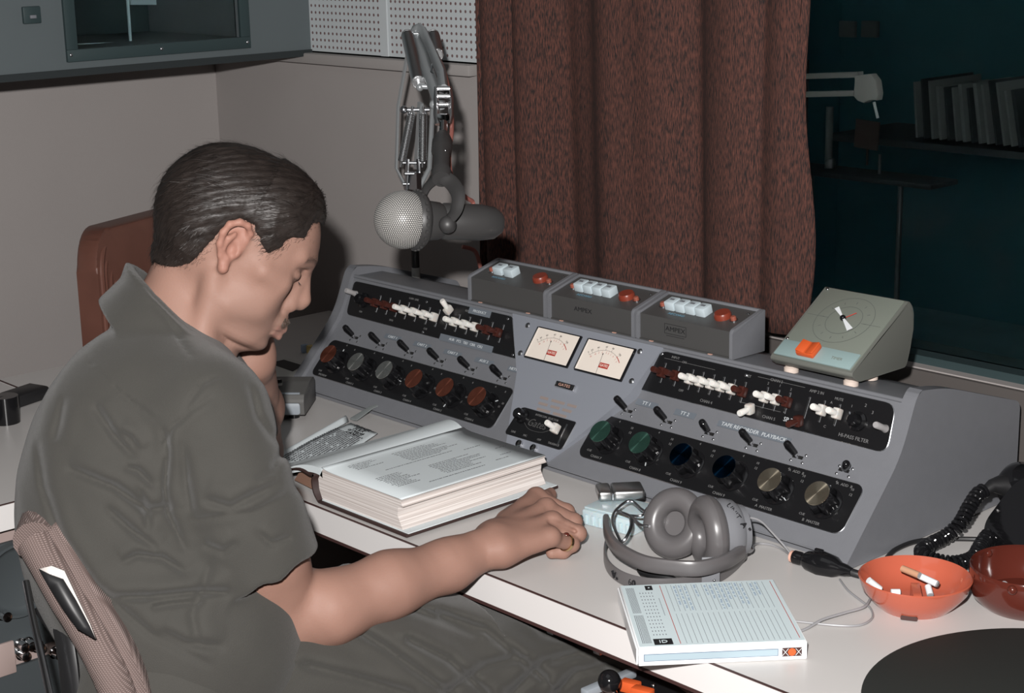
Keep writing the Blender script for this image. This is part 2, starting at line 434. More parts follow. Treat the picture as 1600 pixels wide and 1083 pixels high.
# ---------------------------------------------------------------- dim things beyond the glass
def PY(px, py, y): return ony(px, py, y)
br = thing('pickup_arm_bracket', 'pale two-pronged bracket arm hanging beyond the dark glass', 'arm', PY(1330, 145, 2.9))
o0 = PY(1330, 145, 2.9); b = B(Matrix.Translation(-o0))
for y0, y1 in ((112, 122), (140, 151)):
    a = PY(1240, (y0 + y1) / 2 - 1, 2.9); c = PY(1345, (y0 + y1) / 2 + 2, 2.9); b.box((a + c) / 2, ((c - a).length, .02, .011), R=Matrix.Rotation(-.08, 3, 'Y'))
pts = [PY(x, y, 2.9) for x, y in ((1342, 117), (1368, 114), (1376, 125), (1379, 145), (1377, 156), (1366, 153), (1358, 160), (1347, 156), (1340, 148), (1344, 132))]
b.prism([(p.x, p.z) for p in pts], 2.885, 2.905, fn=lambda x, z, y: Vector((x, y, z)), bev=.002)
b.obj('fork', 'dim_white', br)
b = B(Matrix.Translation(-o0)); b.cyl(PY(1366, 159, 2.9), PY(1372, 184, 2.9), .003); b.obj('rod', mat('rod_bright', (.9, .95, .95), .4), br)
q_ = PY(1255, 130, 2.9); b = B(Matrix.Translation(-o0)); b.cyl((q_.x, 2.9, 0), (q_.x, 2.9, q_.z + .05), .012); b.obj('upright', 'dim_dark', br)
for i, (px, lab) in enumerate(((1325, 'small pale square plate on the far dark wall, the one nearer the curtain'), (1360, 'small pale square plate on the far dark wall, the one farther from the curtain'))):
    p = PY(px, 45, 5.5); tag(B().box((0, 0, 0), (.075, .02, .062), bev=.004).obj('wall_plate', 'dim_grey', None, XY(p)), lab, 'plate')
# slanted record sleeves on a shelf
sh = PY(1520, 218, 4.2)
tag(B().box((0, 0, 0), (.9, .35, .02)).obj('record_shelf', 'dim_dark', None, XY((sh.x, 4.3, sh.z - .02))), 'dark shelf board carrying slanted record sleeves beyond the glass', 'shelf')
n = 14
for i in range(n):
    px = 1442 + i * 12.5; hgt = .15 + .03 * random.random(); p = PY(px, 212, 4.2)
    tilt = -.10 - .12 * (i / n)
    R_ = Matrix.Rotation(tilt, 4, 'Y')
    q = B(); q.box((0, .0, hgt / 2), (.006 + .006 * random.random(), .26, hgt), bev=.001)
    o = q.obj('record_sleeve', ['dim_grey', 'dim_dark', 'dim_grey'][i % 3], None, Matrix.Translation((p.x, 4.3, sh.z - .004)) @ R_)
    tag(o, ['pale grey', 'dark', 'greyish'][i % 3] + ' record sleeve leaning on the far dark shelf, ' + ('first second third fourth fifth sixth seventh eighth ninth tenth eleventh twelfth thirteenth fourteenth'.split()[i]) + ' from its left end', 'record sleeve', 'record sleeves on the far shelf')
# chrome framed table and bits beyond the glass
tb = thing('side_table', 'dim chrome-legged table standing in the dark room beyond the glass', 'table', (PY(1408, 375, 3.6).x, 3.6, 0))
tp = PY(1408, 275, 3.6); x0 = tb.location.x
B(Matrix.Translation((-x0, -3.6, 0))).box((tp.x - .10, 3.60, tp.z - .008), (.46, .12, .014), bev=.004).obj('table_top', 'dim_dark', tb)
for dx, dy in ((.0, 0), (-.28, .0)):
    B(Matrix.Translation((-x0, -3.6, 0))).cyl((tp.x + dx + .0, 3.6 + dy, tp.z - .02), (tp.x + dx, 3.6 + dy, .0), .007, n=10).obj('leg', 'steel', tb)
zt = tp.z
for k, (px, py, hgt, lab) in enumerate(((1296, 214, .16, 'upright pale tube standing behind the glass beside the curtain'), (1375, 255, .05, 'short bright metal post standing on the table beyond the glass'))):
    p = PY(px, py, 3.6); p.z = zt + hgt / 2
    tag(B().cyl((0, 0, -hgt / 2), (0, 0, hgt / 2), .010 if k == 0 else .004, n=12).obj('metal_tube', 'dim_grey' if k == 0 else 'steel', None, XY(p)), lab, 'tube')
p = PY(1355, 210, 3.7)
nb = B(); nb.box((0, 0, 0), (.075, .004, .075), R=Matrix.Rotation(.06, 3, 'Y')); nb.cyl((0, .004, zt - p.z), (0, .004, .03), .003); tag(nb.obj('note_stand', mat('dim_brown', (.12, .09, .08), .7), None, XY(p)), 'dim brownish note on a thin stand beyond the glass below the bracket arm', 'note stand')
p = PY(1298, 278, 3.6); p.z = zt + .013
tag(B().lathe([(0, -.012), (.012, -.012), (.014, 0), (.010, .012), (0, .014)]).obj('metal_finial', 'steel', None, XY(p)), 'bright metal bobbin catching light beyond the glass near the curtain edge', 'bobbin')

# ---------------------------------------------------------------- curtain
mc = mat('curtain_fabric', (0.10, 0.035, 0.028), 0.9)
nt = mc.node_tree; bs = nt.nodes['Principled BSDF']; tc = nt.nodes.new('ShaderNodeTexCoord')
mp_ = nt.nodes.new('ShaderNodeMapping'); mp_.inputs['Scale'].default_value = (950, 300, 95); nt.links.new(tc.outputs['Object'], mp_.inputs[0])
n1 = nt.nodes.new('ShaderNodeTexNoise'); n1.inputs['Scale'].default_value = 1.0; n1.inputs['Detail'].default_value = 4; nt.links.new(mp_.outputs[0], n1.inputs['Vector'])
cr = nt.nodes.new('ShaderNodeValToRGB'); cr.color_ramp.elements[0].position = .36; cr.color_ramp.elements[0].color = (.012, .009, .009, 1); cr.color_ramp.elements[1].position = .66; cr.color_ramp.elements[1].color = (.115, .042, .030, 1)
nt.links.new(n1.outputs['Fac'], cr.inputs[0]); nt.links.new(cr.outputs[0], bs.inputs['Base Color'])
bp = nt.nodes.new('ShaderNodeBump'); bp.inputs['Strength'].default_value = .5; bp.inputs['Distance'].default_value = .002; nt.links.new(n1.outputs['Fac'], bp.inputs['Height']); nt.links.new(bp.outputs[0], bs.inputs['Normal'])
CX0, CX1 = -2.289, -1.556
def curt(u, v):
    x = CX0 + (CX1 - CX0) * u; z = .915 + v * 1.2
    ph = 2 * PI * (u * 5.2 + .55 * math.sin(u * 6.0) + .02 * math.sin(v * 5))
    y = 1.985 + .017 * math.sin(ph) + .010 * math.sin(u * 19 + 1) * (0.8 + .2 * math.cos(v * 3)) + .006 * math.sin(u * 47 + v * 2)
    x += .006 * math.cos(ph) + .010 * (u > .97) * math.sin(v * 17)
    if u > .985: x += .010 * math.sin(v * 9)
    return (x, y, z)
b = B(); b.grid(220, 40, curt)
cu = b.obj('curtain', mc); tag(cu, 'brown woven curtain hanging in folds over the dark studio window', 'curtain')
so = cu.modifiers.new('s', 'SOLIDIFY'); so.thickness = .003

# ---------------------------------------------------------------- desks
DZ = .75
def desk(name, poly, label, legs, edge_th=.037):
    t = thing(name, label, 'desk')
    b = B(); b.prism(poly, DZ - edge_th, DZ, bev=0.0); b.obj('worktop', 'desk_white', t)
    return t
mdk = desk('studio_desk', [(-2.805, 1.294), (-.35, 1.294), (-.35, 2.03), (-2.805, 2.03)], 'long white-topped desk under the mixing console with a white front edge', None)
b = B(); b.box((-1.5775, 1.292, DZ - .0185), (2.455, .004, .037)); b.obj('front_edge', 'edge_white', mdk)
b = B(); b.box((-1.5775, 1.2925, DZ + .0003), (2.455, .0035, .0012)); b.box((-1.5775, 1.2925, DZ - .0385), (2.455, .007, .004)); b.obj('edge_seam', 'seam_brown', mdk)
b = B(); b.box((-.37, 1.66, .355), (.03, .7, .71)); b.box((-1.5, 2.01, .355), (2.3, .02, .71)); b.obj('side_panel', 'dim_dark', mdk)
# metal bracket under the front edge
b = B(); q0 = onz(855, 975, .705); q1 = onz(925, 1005, .705)
b.box(((q0.x + q1.x) / 2, 1.335, .700), (q1.x - q0.x + .02, .03, .02), bev=.002); b.box((q0.x - .002, 1.322, .698), (.012, .012, .018), 1, bev=.002); b.box((q1.x, 1.322, .698), (.012, .012, .02), 1, bev=.002)
b.obj('slide_bracket', ['mic_body', 'steel'], mdk)
lds = desk('side_desk', [(-2.805, -.6), (-2.163, -.6), (-2.163, 1.288), (-2.805, 1.288)], 'white side desk to the left behind the seated man', None)
b = B(); b.box((-2.161, .344, DZ - .0185), (.004, 1.888, .037)); b.obj('front_edge', 'edge_white', lds)
b = B(); b.box((-2.1625, .344, DZ + .0003), (.0035, 1.888, .0012)); b.obj('edge_seam', 'seam_brown', lds)
# equipment rack under the side desk
rk = thing('equipment_rack', 'dark equipment rack with round grille and chrome knobs under the side desk', 'equipment rack', (-2.42, .62, 0))
b = B(); b.box((0, 0, .35), (.46, 1.2, .70), bev=.004); b.obj('cabinet', 'panel_beige', rk)
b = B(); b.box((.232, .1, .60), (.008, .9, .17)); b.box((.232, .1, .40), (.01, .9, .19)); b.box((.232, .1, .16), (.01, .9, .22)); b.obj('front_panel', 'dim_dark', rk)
RY = Matrix.Rotation(PI / 2, 3, 'Y')
def onx(px, py, x):
    r = RIGHT * ((px - 800) / FPX) + DOWN * ((py - 541) / FPX) + FWD
    return Vector((0, 0, CAMH)) + r * (x / r.x)
g = onx(28, 905, -2.18) - rk.location
B().lathe([(0, .0), (.042, 0), (.048, .003), (.052, .010), (.056, .010), (.058, 0)], (.237, g.y, g.z), R=RY).obj('round_grille', 'dim_dark', rk)
for px, py in ((34, 1008), (45, 1006), (36, 1022), (6, 960), (60, 1010), (88, 1020)):
    g = onx(px, py, -2.18) - rk.location
    B().lathe([(0, .016), (.007, .015), (.008, 0), (.010, 0)], (.237, g.y, g.z), R=RY).obj('knob', 'chrome', rk)
g = onx(9, 1030, -2.18) - rk.location
B().box((.238, g.y, g.z), (.006, .03, .05), bev=.002).obj('meter', 'panel_beige', rk)
# turntable on the side desk
tt = thing('turntable', 'dark turntable platter on the side desk behind the man', 'turntable', (-2.56, .98, DZ))
B().lathe([(0, .002), (.15, .002), (.155, .004), (.155, .022), (.14, .024), (0, .024)], n=64).obj('platter', 'vinyl_platter', tt)
B().lathe([(0, .03), (.006, .03), (.006, .02)], n=12).obj('spindle', 'chrome', tt)
b = B(); b.cyl((.02, .2, 0), (.02, .2, .045), .022); b.tube(smooth_path([(.02, .2, .04), (.03, .1, .045), (.01, -.02, .035)]), .005); b.box((.01, -.03, .033), (.02, .035, .012), bev=.003); b.obj('tonearm', 'black_gloss', tt)
bo = onz(34, 632, DZ)
tag(B().box((0, 0, .012), (.05, .08, .024), bev=.008, R=Matrix.Rotation(.3, 3, 'Z')).obj('black_case', 'black_rubber', None, XY((bo.x - .01, bo.y + .01, DZ))), 'small black case on the side desk just left of the man', 'case')
# brown leather chair behind
lc = thing('leather_chair', 'brown leather office chair standing behind the man against the left wall', 'chair', (-2.948, 1.689, 0), math.radians(22))
def back(u, v, off=0):
    a = (u - .5) * 2; e = 1 - max(0, abs(a) ** 5) * .3
    z = .60 + v * .385 - .035 * a ** 4 * (v > .6) * v - .0 
    y = (u - .5) * .46
    pad = .035 * (1 - abs(a) ** 4) * (1 - abs(2 * v - 1) ** 4)
    x = .05 * (a * a) + .03 * v * -1 + pad
    return Vector((x, y, z))
b = B()
outline = []
poly = rrect(-.23, .55, .23, .985, .075, 8)
b.prism(poly, -.03, .02, fn=lambda x, z, h: Vector((h + 1.0 * x * x, x, z)), bev=.012)
b.obj('backrest', 'leather_brown', lc)
b = B()
for k, ins in enumerate((.018, .034, .052)):
    P = [Vector((.022 + 1.0 * x * x, x, z)) for x, z in rrect(-.23 + ins, .57 + ins, .23 - ins, .985 - ins, .07 - ins * .4, 8)]
    b.tube(P, .0055 if k < 2 else .009, n=8, closed=True)
b.prism(rrect(-.17, .62, .17, .925, .05, 6), .015, .034, fn=lambda x, z, h: Vector((h + 1.0 * x * x, x, z)), bev=.009)
b.obj('back_cushion', 'leather_brown', lc)
b = B(); b.box((.22, 0, .45), (.44, .46, .09), bev=.035, seg=4); b.obj('seat', 'leather_brown', lc)
b = B(); b.cyl((.2, 0, .06), (.2, 0, .42), .025); b.box((.0, 0, .5), (.02, .06, .2))
for k in range(5):
    t_ = k * 2 * PI / 5; b.tube([(.2, 0, .09), (.2 + .13 * math.cos(t_), .13 * math.sin(t_), .07), (.2 + .24 * math.cos(t_), .24 * math.sin(t_), .05)], .014)
    b.sph((.2 + .24 * math.cos(t_), .24 * math.sin(t_), .026), .024, 1)
b.obj('base', ['steel', 'black_rubber'], lc)
# ================================================================== mixing console
CXL, CXR = -2.352, -1.1725
A_ = (1.605, .75); C_ = (1.713, .8642); T_ = (1.7455, .9335)
con = thing('mixing_console', 'large grey broadcast mixing console with black knob panels and two meters', 'mixing console', (-1.762, 1.80, DZ))
CI = Matrix.Translation(-con.location)
def frame(a, b_):
    d = Vector((0, b_[0] - a[0], b_[1] - a[1])); d.normalize(); x = Vector((1, 0, 0)); n = x.cross(d)
    m = Matrix.Identity(4)
    for i in range(3): m[i][0] = x[i]; m[i][1] = d[i]; m[i][2] = n[i]
    m[0][3] = 0; m[1][3] = a[0]; m[2][3] = a[1]
    return m
FL = CI @ frame(A_, C_); FU = CI @ frame(C_, T_); FM = CI @ frame(A_, T_)
LL = .1572; LU = .0765; LM = .2311
def onp(F, x, s, h=0): return F @ Matrix.Translation((x, s, h))

# cheeks: profile in (y,z) with rounded edges
prof = [(1.5985, .752), (1.7115, .873), (1.7425, .947), (1.752, .951), (1.806, .944), (1.985, .888), (1.985, .752)]
prof = rpoly(prof, [.012, .03, .012, .006, .03, .012, .004], 5)
for x0, x1, lab in ((CXL, CXL + .020, None), (CXR - .0195, CXR, None)):
    b = B(CI); b.prism(prof, x0, x1, fn=lambda y, z, x: Vector((x, y, z)), bev=.009)
    o = b.obj('end_cheek', 'grey_paint', con)
    for p in o.data.polygons: p.use_smooth = True
    o.data.set_sharp_from_angle(angle=math.radians(65)); o.modifiers.new('wn', 'WEIGHTED_NORMAL').keep_sharp = True
# body shell
X0, X1 = CXL + .018, CXR - .018
def prof_prism(b, pts, x0, x1, bev=0, mi=0): b.prism(pts, x0, x1, mi, fn=lambda y, z, x: Vector((x, y, z)), bev=bev)
yl = A_[0] + (C_[0] - A_[0]) * .018 / LL; zl = A_[1] + (C_[1] - A_[1]) * .018 / LL
b = B(CI)
sh = [(yl, zl - .003), (yl, zl), (C_[0], C_[1]), (T_[0] - .0008, T_[1] - .002), (T_[0] + .002, T_[1] + .002), (1.806, .9345), (1.98, .880), (1.98, .765), (yl + .02, .765)]
prof_prism(b, sh, X0, X1)
b.obj('housing', 'grey_paint', con)
b = B(CI); prof_prism(b, [(yl + .007, DZ + .0005), (yl + .007, .7572), (yl + .016, .7572), (1.975, .7572), (1.975, DZ + .0005)], X0, X1); b.obj('plinth', 'grey_paint', con)
b = B(CI); b.box(((X0 + X1) / 2, yl + .03, .7588), (X1 - X0, .052, .0030)); b.obj('shadow_gap', 'black_slot', con)
# rolled top edge
b = B(CI); b.tube([(X0, T_[0] + .001, T_[1] + .001), (X1, T_[0] + .001, T_[1] + .001)], .0032, n=10); b.obj('top_edge_roll', 'grey_paint', con)
# centre plate (flat, bridges the hollow between the wings): trapezoid
cp = [(-1.9235, LM + .0015), (-1.8545, .1377), (-1.829, .078), (-1.835, .018), (-1.690, .018), (-1.690, .0545), (-1.6225, .1493), (-1.603, LM + .0015)]
cp = [(-1.9235, LM), (-1.8545, .1377), (-1.829, .078), (-1.805, .0205), (-1.715, .0205), (-1.690, .0545), (-1.6235, .150), (-1.603, LM)]
b = B(); b.prism(cp, -.030, .0012)
# openings for the meters are framed by bezels
b.obj('centre_plate', 'grey_paint_lit', con, FM)

def screw(b, x, y, r=.0033, h=0, mi=0): b.lathe([(0, h + r * .55), (r * .6, h + r * .5), (r, h + r * .15), (r, h)], (x, y, 0), n=12, mi=mi)
def plate(name, poly, F, holes=(), th=.0014, texts=(), rim=True, h0=0.0):
    b = B(); b.prism(poly, h0, h0 + th)
    for x, y in holes: screw(b, x, y, .0024, h0 + th, 1)
    for tx in texts: b.text(tx[0], (tx[1], tx[2], h0 + th + .0002), tx[3], mi=tx[4] if len(tx) > 4 else 2, sx=1.05)
    o = b.obj(name, ['black_panel', 'steel', 'ink_dim', 'ink_white'], con, F)
    if rim:
        b = B(); b.tube([(x, y, h0 + .0004) for x, y in poly], .0009, n=6, closed=True); b.obj('panel_rim', 'steel', o)
    return o
# lower panels
LP = rrect(-2.3205, .0440, -1.8545, .1155, .011)
tl = []
for i in range(6):
    x = -2.2718 + .0760 * i
    tl.append((('PREVIEW', 'CHAN 2', 'CHAN 3', 'CHAN 4', 'CHAN 5', 'CHAN 6')[i], x - .018, .0480, .0052)); tl += [('CUE', x - .030, .0545, .0045), ('10', x + .030, .088, .0050), ('12', x + .026, .0815, .0045), ('A', x - .003, .1115, .0045), ('8', x + .022, .1075, .0045)]
PL1 = plate('knob_panel', LP, FL, texts=tl)
RP = rrect(-1.6705, .0440, -1.2040, .1150, .013)
tl = []
for i in range(6):
    x = -1.6272 + .0765 * i
    tl.append((('CHAN 7', 'CHAN 8', 'CHAN 9', 'CHAN 9', 'A  MASTER', 'B  MASTER')[i], x - .008, .0490 , .0055)); tl += [('CUE', x - .026, .0560, .0045), ('12', x + .027, .0985, .0050), ('10', x + .026, .1060, .0048), ('4', x - .001, .1105, .0046)]
    if i > 3: tl.append(('A  ADD  B', x + .012, .1090, .0052))
PL2 = plate('knob_panel', RP, FL, texts=tl)
# upper panels (trapezoids)
UP1 = rpoly([(-2.3270, .0690), (-2.3210, .0100), (-1.8870, .0085), (-1.9215, .0700)], [.008, .010, .002, .006])
UT = [('ON', -2.285, .020, .005), ('SPKR', -2.20, .0185, .0045), ('CUE', -2.11, .0185, .0045), ('GAIN  LINE', -2.16, .062, .0048), ('REMOTE', -2.02, .063, .0048)]
PU1 = plate('key_panel', UP1, FU, holes=((-1.9290, .0655), (-1.8945, .0125), (-2.127, .0625), (-2.1135, .0120)), texts=UT)
UP2 = rpoly([(-1.6050, .0705), (-1.6360, .0100), (-1.1965, .0085), (-1.2035, .0705)], [.012, .002, .016, .016])
UT = [('HI-PASS FILTER', -1.2500, .0165, .0068), ('SP 2', -1.3563, .0185, .0085, 3), ('CHAN 4', -1.499, .0155, .0058), ('CHAN 5', -1.388, .0150, .0058), ('CHAN 2', -1.3930, .0660, .0055), ('AMP 2 IN', -1.325, .0635, .0055), ('MUTE', -1.288, .0610, .0050), ('NET', -1.4410, .0635, .0050),
      ('INPUT', -1.575, .0655, .0050), ('OFF', -1.5480, .0220, .0048), ('ON', -1.557, .0620, .0048), ('1', -1.2660, .0560, .005), ('2', -1.2460, .0610, .006), ('3', -1.2330, .0540, .006), ('A', -1.298, .0545, .005), ('C', -1.2975, .0220, .005), ('2', -1.405, .0600, .005), ('1', -1.385, .0605, .005), ('2', -1.366, .0590, .005)]
PU2 = plate('key_panel', UP2, FU, holes=((-1.602, .0665), (-1.6295, .0135), (-1.4455, .0640), (-1.4315, .0120)), texts=UT)
# thin white rules printed on the right key panel
b = B()
for x0, x1, y in ((-1.425, -1.345, .0658), (-1.44, -1.372, .0265), (-1.595, -1.50, .0615)): b.box(((x0 + x1) / 2, y, .0016), (x1 - x0, .0004, .0003))
b.obj('printed_rule', 'ink_dim', PU2)

# ---- rotary knobs
def make_knob(cap):
    b = B()
    # clear/black skirt, lobed grip
    b.lathe([(0, .0), (.0225, .0), (.0225, .0015), (.019, .003), (0, .003)], n=40)
    n = 60; prof = []
    def lobe(t): return .0168 + .0022 * math.cos(6 * t)
    rings = []
    for z, k in ((.003, 1.06), (.004, 1.1), (.016, 1.02), (.0245, .94), (.0265, .88)):
        rings.append([b.bm.verts.new((lobe(2 * PI * j / n) * k * math.cos(2 * PI * j / n), lobe(2 * PI * j / n) * k * math.sin(2 * PI * j / n), z)) for j in range(n)])
    for r0, r1 in zip(rings, rings[1:]):
        for j in range(n):
            f = b.bm.faces.new((r0[j], r0[(j + 1) % n], r1[(j + 1) % n], r1[j])); f.smooth = True
    b.bm.faces.new(rings[-1])
    b.box((0, .0215, .0035), (.0012, .005, .001), 1)
    k = b.obj('rotary_knob', ['black_gloss', 'ink_white'], con)
    b = B(); b.lathe([(.0168, .0262), (.0172, .0270), (.0168, .0279), (0, .0279)], n=48)
    c = b.obj('knob_cap', [cap], k)
    return k
caps = ['cap_red', 'cap_silver', 'cap_silver', 'cap_red', 'cap_red', 'cap_red', 'cap_green', 'cap_green', 'cap_blue', 'cap_blue', 'cap_gold', 'cap_gold']
capl = {'cap_red': 'copper red knob cap', 'cap_silver': 'silver knob cap', 'cap_green': 'green knob cap', 'cap_blue': 'dark blue knob cap', 'cap_gold': 'pale gold knob cap'}
protos = {}
for i, c in enumerate(caps):
    x, s = (-2.2718 + .0760 * i, .0780) if i < 6 else (-1.6272 + .0765 * (i - 6), .0787)
    if c not in protos:
        k = protos[c] = make_knob(c); cc = children_of(k)[0]; cc['label'] = capl[c]
    else:
        k0 = protos[c]; k = k0.copy(); COL.objects.link(k)
        for ch in children_of(k0): q = ch.copy(); COL.objects.link(q); q.parent = k
    k.matrix_local = onp(FL, x, s, .0012) @ Matrix.Rotation((i * 2.3) % 6.28 if i not in (8,) else .4, 4, 'Z')

# ---- lever (toggle) switches on the strip
def make_toggle():
    b = B()
    for dx, dy in ((-.0095, .0045), (.0105, .0050), (-.0085, -.0065), (.0105, -.0065)): screw(b, dx, dy, .0019)
    b.box((0, 0, .0002), (.016, .0045, .0006), 1)
    t = b.obj('toggle_switch', ['steel', 'black_slot'], con)
    b = B(); b.tube([(0, 0, 0), (0, 0, .012), (0, 0, .017)], .0020, n=10, mi=1, rs=[.0026, .0016, .0020])
    b.tube([(0, 0, .0105), (0, 0, .011), (0, 0, .031), (0, 0, .0345), (0, 0, .0362)], .004, n=14, mi=0, rs=[.0036, .0046, .0054, .0046, .0020])
    b.obj('lever', ['black_gloss', 'chrome'], t)
    return t
tg0 = make_toggle()
tgs = [(-2.2690, .1298, 8, 3), (-2.1960, .1293, 4, 3), (-2.1195, .1292, 4, 3), (-2.0430, .1289, 3, 3), (-1.9675, .1289, 3, 2), (-1.8915, .1286, 2, 3),
       (-1.6256, .1301, 0, 4), (-1.5485, .1298, 0, 4), (-1.4710, .1292, 12, 3), (-1.3945, .1298, 0, 4), (-1.3190, .1298, 0, 4), (-1.2445, .1286, 34, 0)]
for i, (x, s, ax, ay) in enumerate(tgs):
    t = tg0 if i == 0 else tg0.copy()
    if i:
        COL.objects.link(t)
        for ch in children_of(tg0): q = ch.copy(); COL.objects.link(q); q.parent = t
    t.matrix_local = onp(FL, x, s, .0004)
    lv = [c for c in children_of(t)][0]
    lv.matrix_local = Matrix.Rotation(math.radians(ax), 4, 'Y') @ Matrix.Rotation(math.radians(-ay + 2), 4, 'X')
# embossed tape labels above the levers
def dymo(F, x, s, w_, h_, txt, ts, mi=0, name='label_tape'):
    up_ = .0014 if F is FU else 0
    b = B(); b.box((0, 0, .0004 + up_), (w_, h_, .0007)); b.text(txt, (0, 0, .0009 + up_), ts, mi=1, sx=1.1)
    return b.obj(name, ['dymo', 'ink_white'], con, onp(F, x, s, .0004))
for x, tx in ((-2.180, 'CART 1'), (-2.103, 'CART 2'), (-2.026, 'CART 3'), (-1.950, 'AUX 2'), (-1.872, 'NETWORK')): dymo(FL, x, .1475, .042, .0085, tx, .0065)
dymo(FL, -1.600, .1478, .040, .0095, 'TT 1', .0075); dymo(FL, -1.527, .1478, .038, .0095, 'TT 2', .0075); dymo(FL, -1.404, .1478, .125, .0095, 'TAPE RECORDER  PLAYBACK', .0078)
# tape labels on the left key panel
dymo(FU, -2.005, .0120, .128, .0110, 'AUR   PT2   TB3   CRR   CR2', .0060); dymo(FU, -1.995, .0655, .052, .0110, 'PRODUCT', .0060)

# ---- key slots and lever keys
def slot(b, F, x, y0, y1):
    b.box((x, (y0 + y1) / 2, .0016), (.0024, y1 - y0, .0010), 0); b.box((x, (y0 + y1) / 2, .0022), (.0008, y1 - y0 - .002, .0006), 1)
    for y in (y0 + .001, y1 - .001): b.lathe([(0, .0030), (.0012, .0026), (.0013, .0014)], (x, y, 0), n=8, mi=0)
xl = [-2.2455, -2.2190, -2.1940, -2.1690, -2.1428, -2.1145, -2.0893, -2.0640, -2.0393, -2.0136, -1.9877, -1.9595, -1.9335]
b = B(); slot(b, FU, 0, .0256, .0551); sl0 = b.obj('key_slot', ['steel', 'black_slot'], PU1, XY((xl[0], 0, 0)))
def addslot(par, x):
    q = sl0.copy(); COL.objects.link(q); q.parent = par; q.matrix_local = XY((x, 0, 0))
for x in xl[1:]: addslot(PU1, x)
xr = [-1.5897, -1.5640, -1.5372, -1.5183, -1.4985, -1.4802, -1.4611, -1.4420, -1.4225, -1.4035, -1.3845, -1.3656, -1.3332, -1.3086, -1.2840]
for x in xr[:8] + xr[9:]: addslot(PU2, x)
def make_key(m1, m2):
    b = B()
    b.box((0, 0, .008), (.0100, .0150, .0125), 1, bev=.0022)
    b.tube([(0, 0, .010), (0, 0, .0285), (0, 0, .0300)], .0042, n=16, rs=[.0040, .0047, .0040], flat=(1.0, 1.0))
    return b.obj('lever_key', [m1, m2], con)
kW = make_key('white_key', 'clear_key'); kB = make_key('brown_key', 'brown_key'); kb_ = B(); kb_.tube([(0, 0, 0), (0, 0, .008), (0, 0, .022), (0, 0, .0235)], .005, n=16, rs=[.0055, .0042, .0046, .0038]); kC = kb_.obj('lamp_key', mat('smoke_key', (.34, .33, .33), .2), con)
kW['label'] = 'white lever key'; kB['label'] = 'dark brown lever key'; kC['label'] = 'small clear-tipped key'
used = set()
def key(p, x, s, tilt=0.0):
    o = p if p.name not in used else p.copy()
    if x > -1.62 and p is not kC: x += .005
    if o is not p: COL.objects.link(o)
    used.add(p.name); o.matrix_local = onp(FU, x, s, .0014) @ Matrix.Rotation(math.radians(tilt), 4, 'X')
for x, c in zip(xl, 'BBBWWWWUWWWBB'):
    xx = x
    if c == 'B': key(kB, xx, .0400)
    elif c == 'W': key(kW, xx, .0400)
    else: key(kW, xx + .002, .0530, -30)
for xx in (-1.5897, -1.5640): key(kB, xx, .0400)
for xx in (-1.5372, -1.5183, -1.4985, -1.4802, -1.4611): key(kW, xx, .0400)
key(kB, -1.4420, .0400); key(kW, -1.4225, .0240, 30)
key(kW, -1.4035, .0400); key(kW, -1.3845, .0405); key(kB, -1.3656, .0405); key(kB, -1.3400, .0235, 25)
key(kW, -1.3086, .0412); key(kW, -1.2840, .0415)
key(kC, -1.2085, .0380); key(kC, -2.312, .0480)
# filter knobs (small black) on the key panels
for (F, x, s) in ((FU, -1.250, .0385), (FU, -2.285, .0400)):
    b = B(); b.lathe([(.013, 0), (.013, .004), (.009, .006), (.0082, .016), (.006, .018), (0, .018)], n=28); b.box((0, .007, .0165), (.0012, .006, .002), 1)
    b.obj('filter_knob', ['black_gloss', 'ink_grey'], con, onp(F, x, s, .0012) @ Matrix.Rotation(.6, 4, 'Z'))

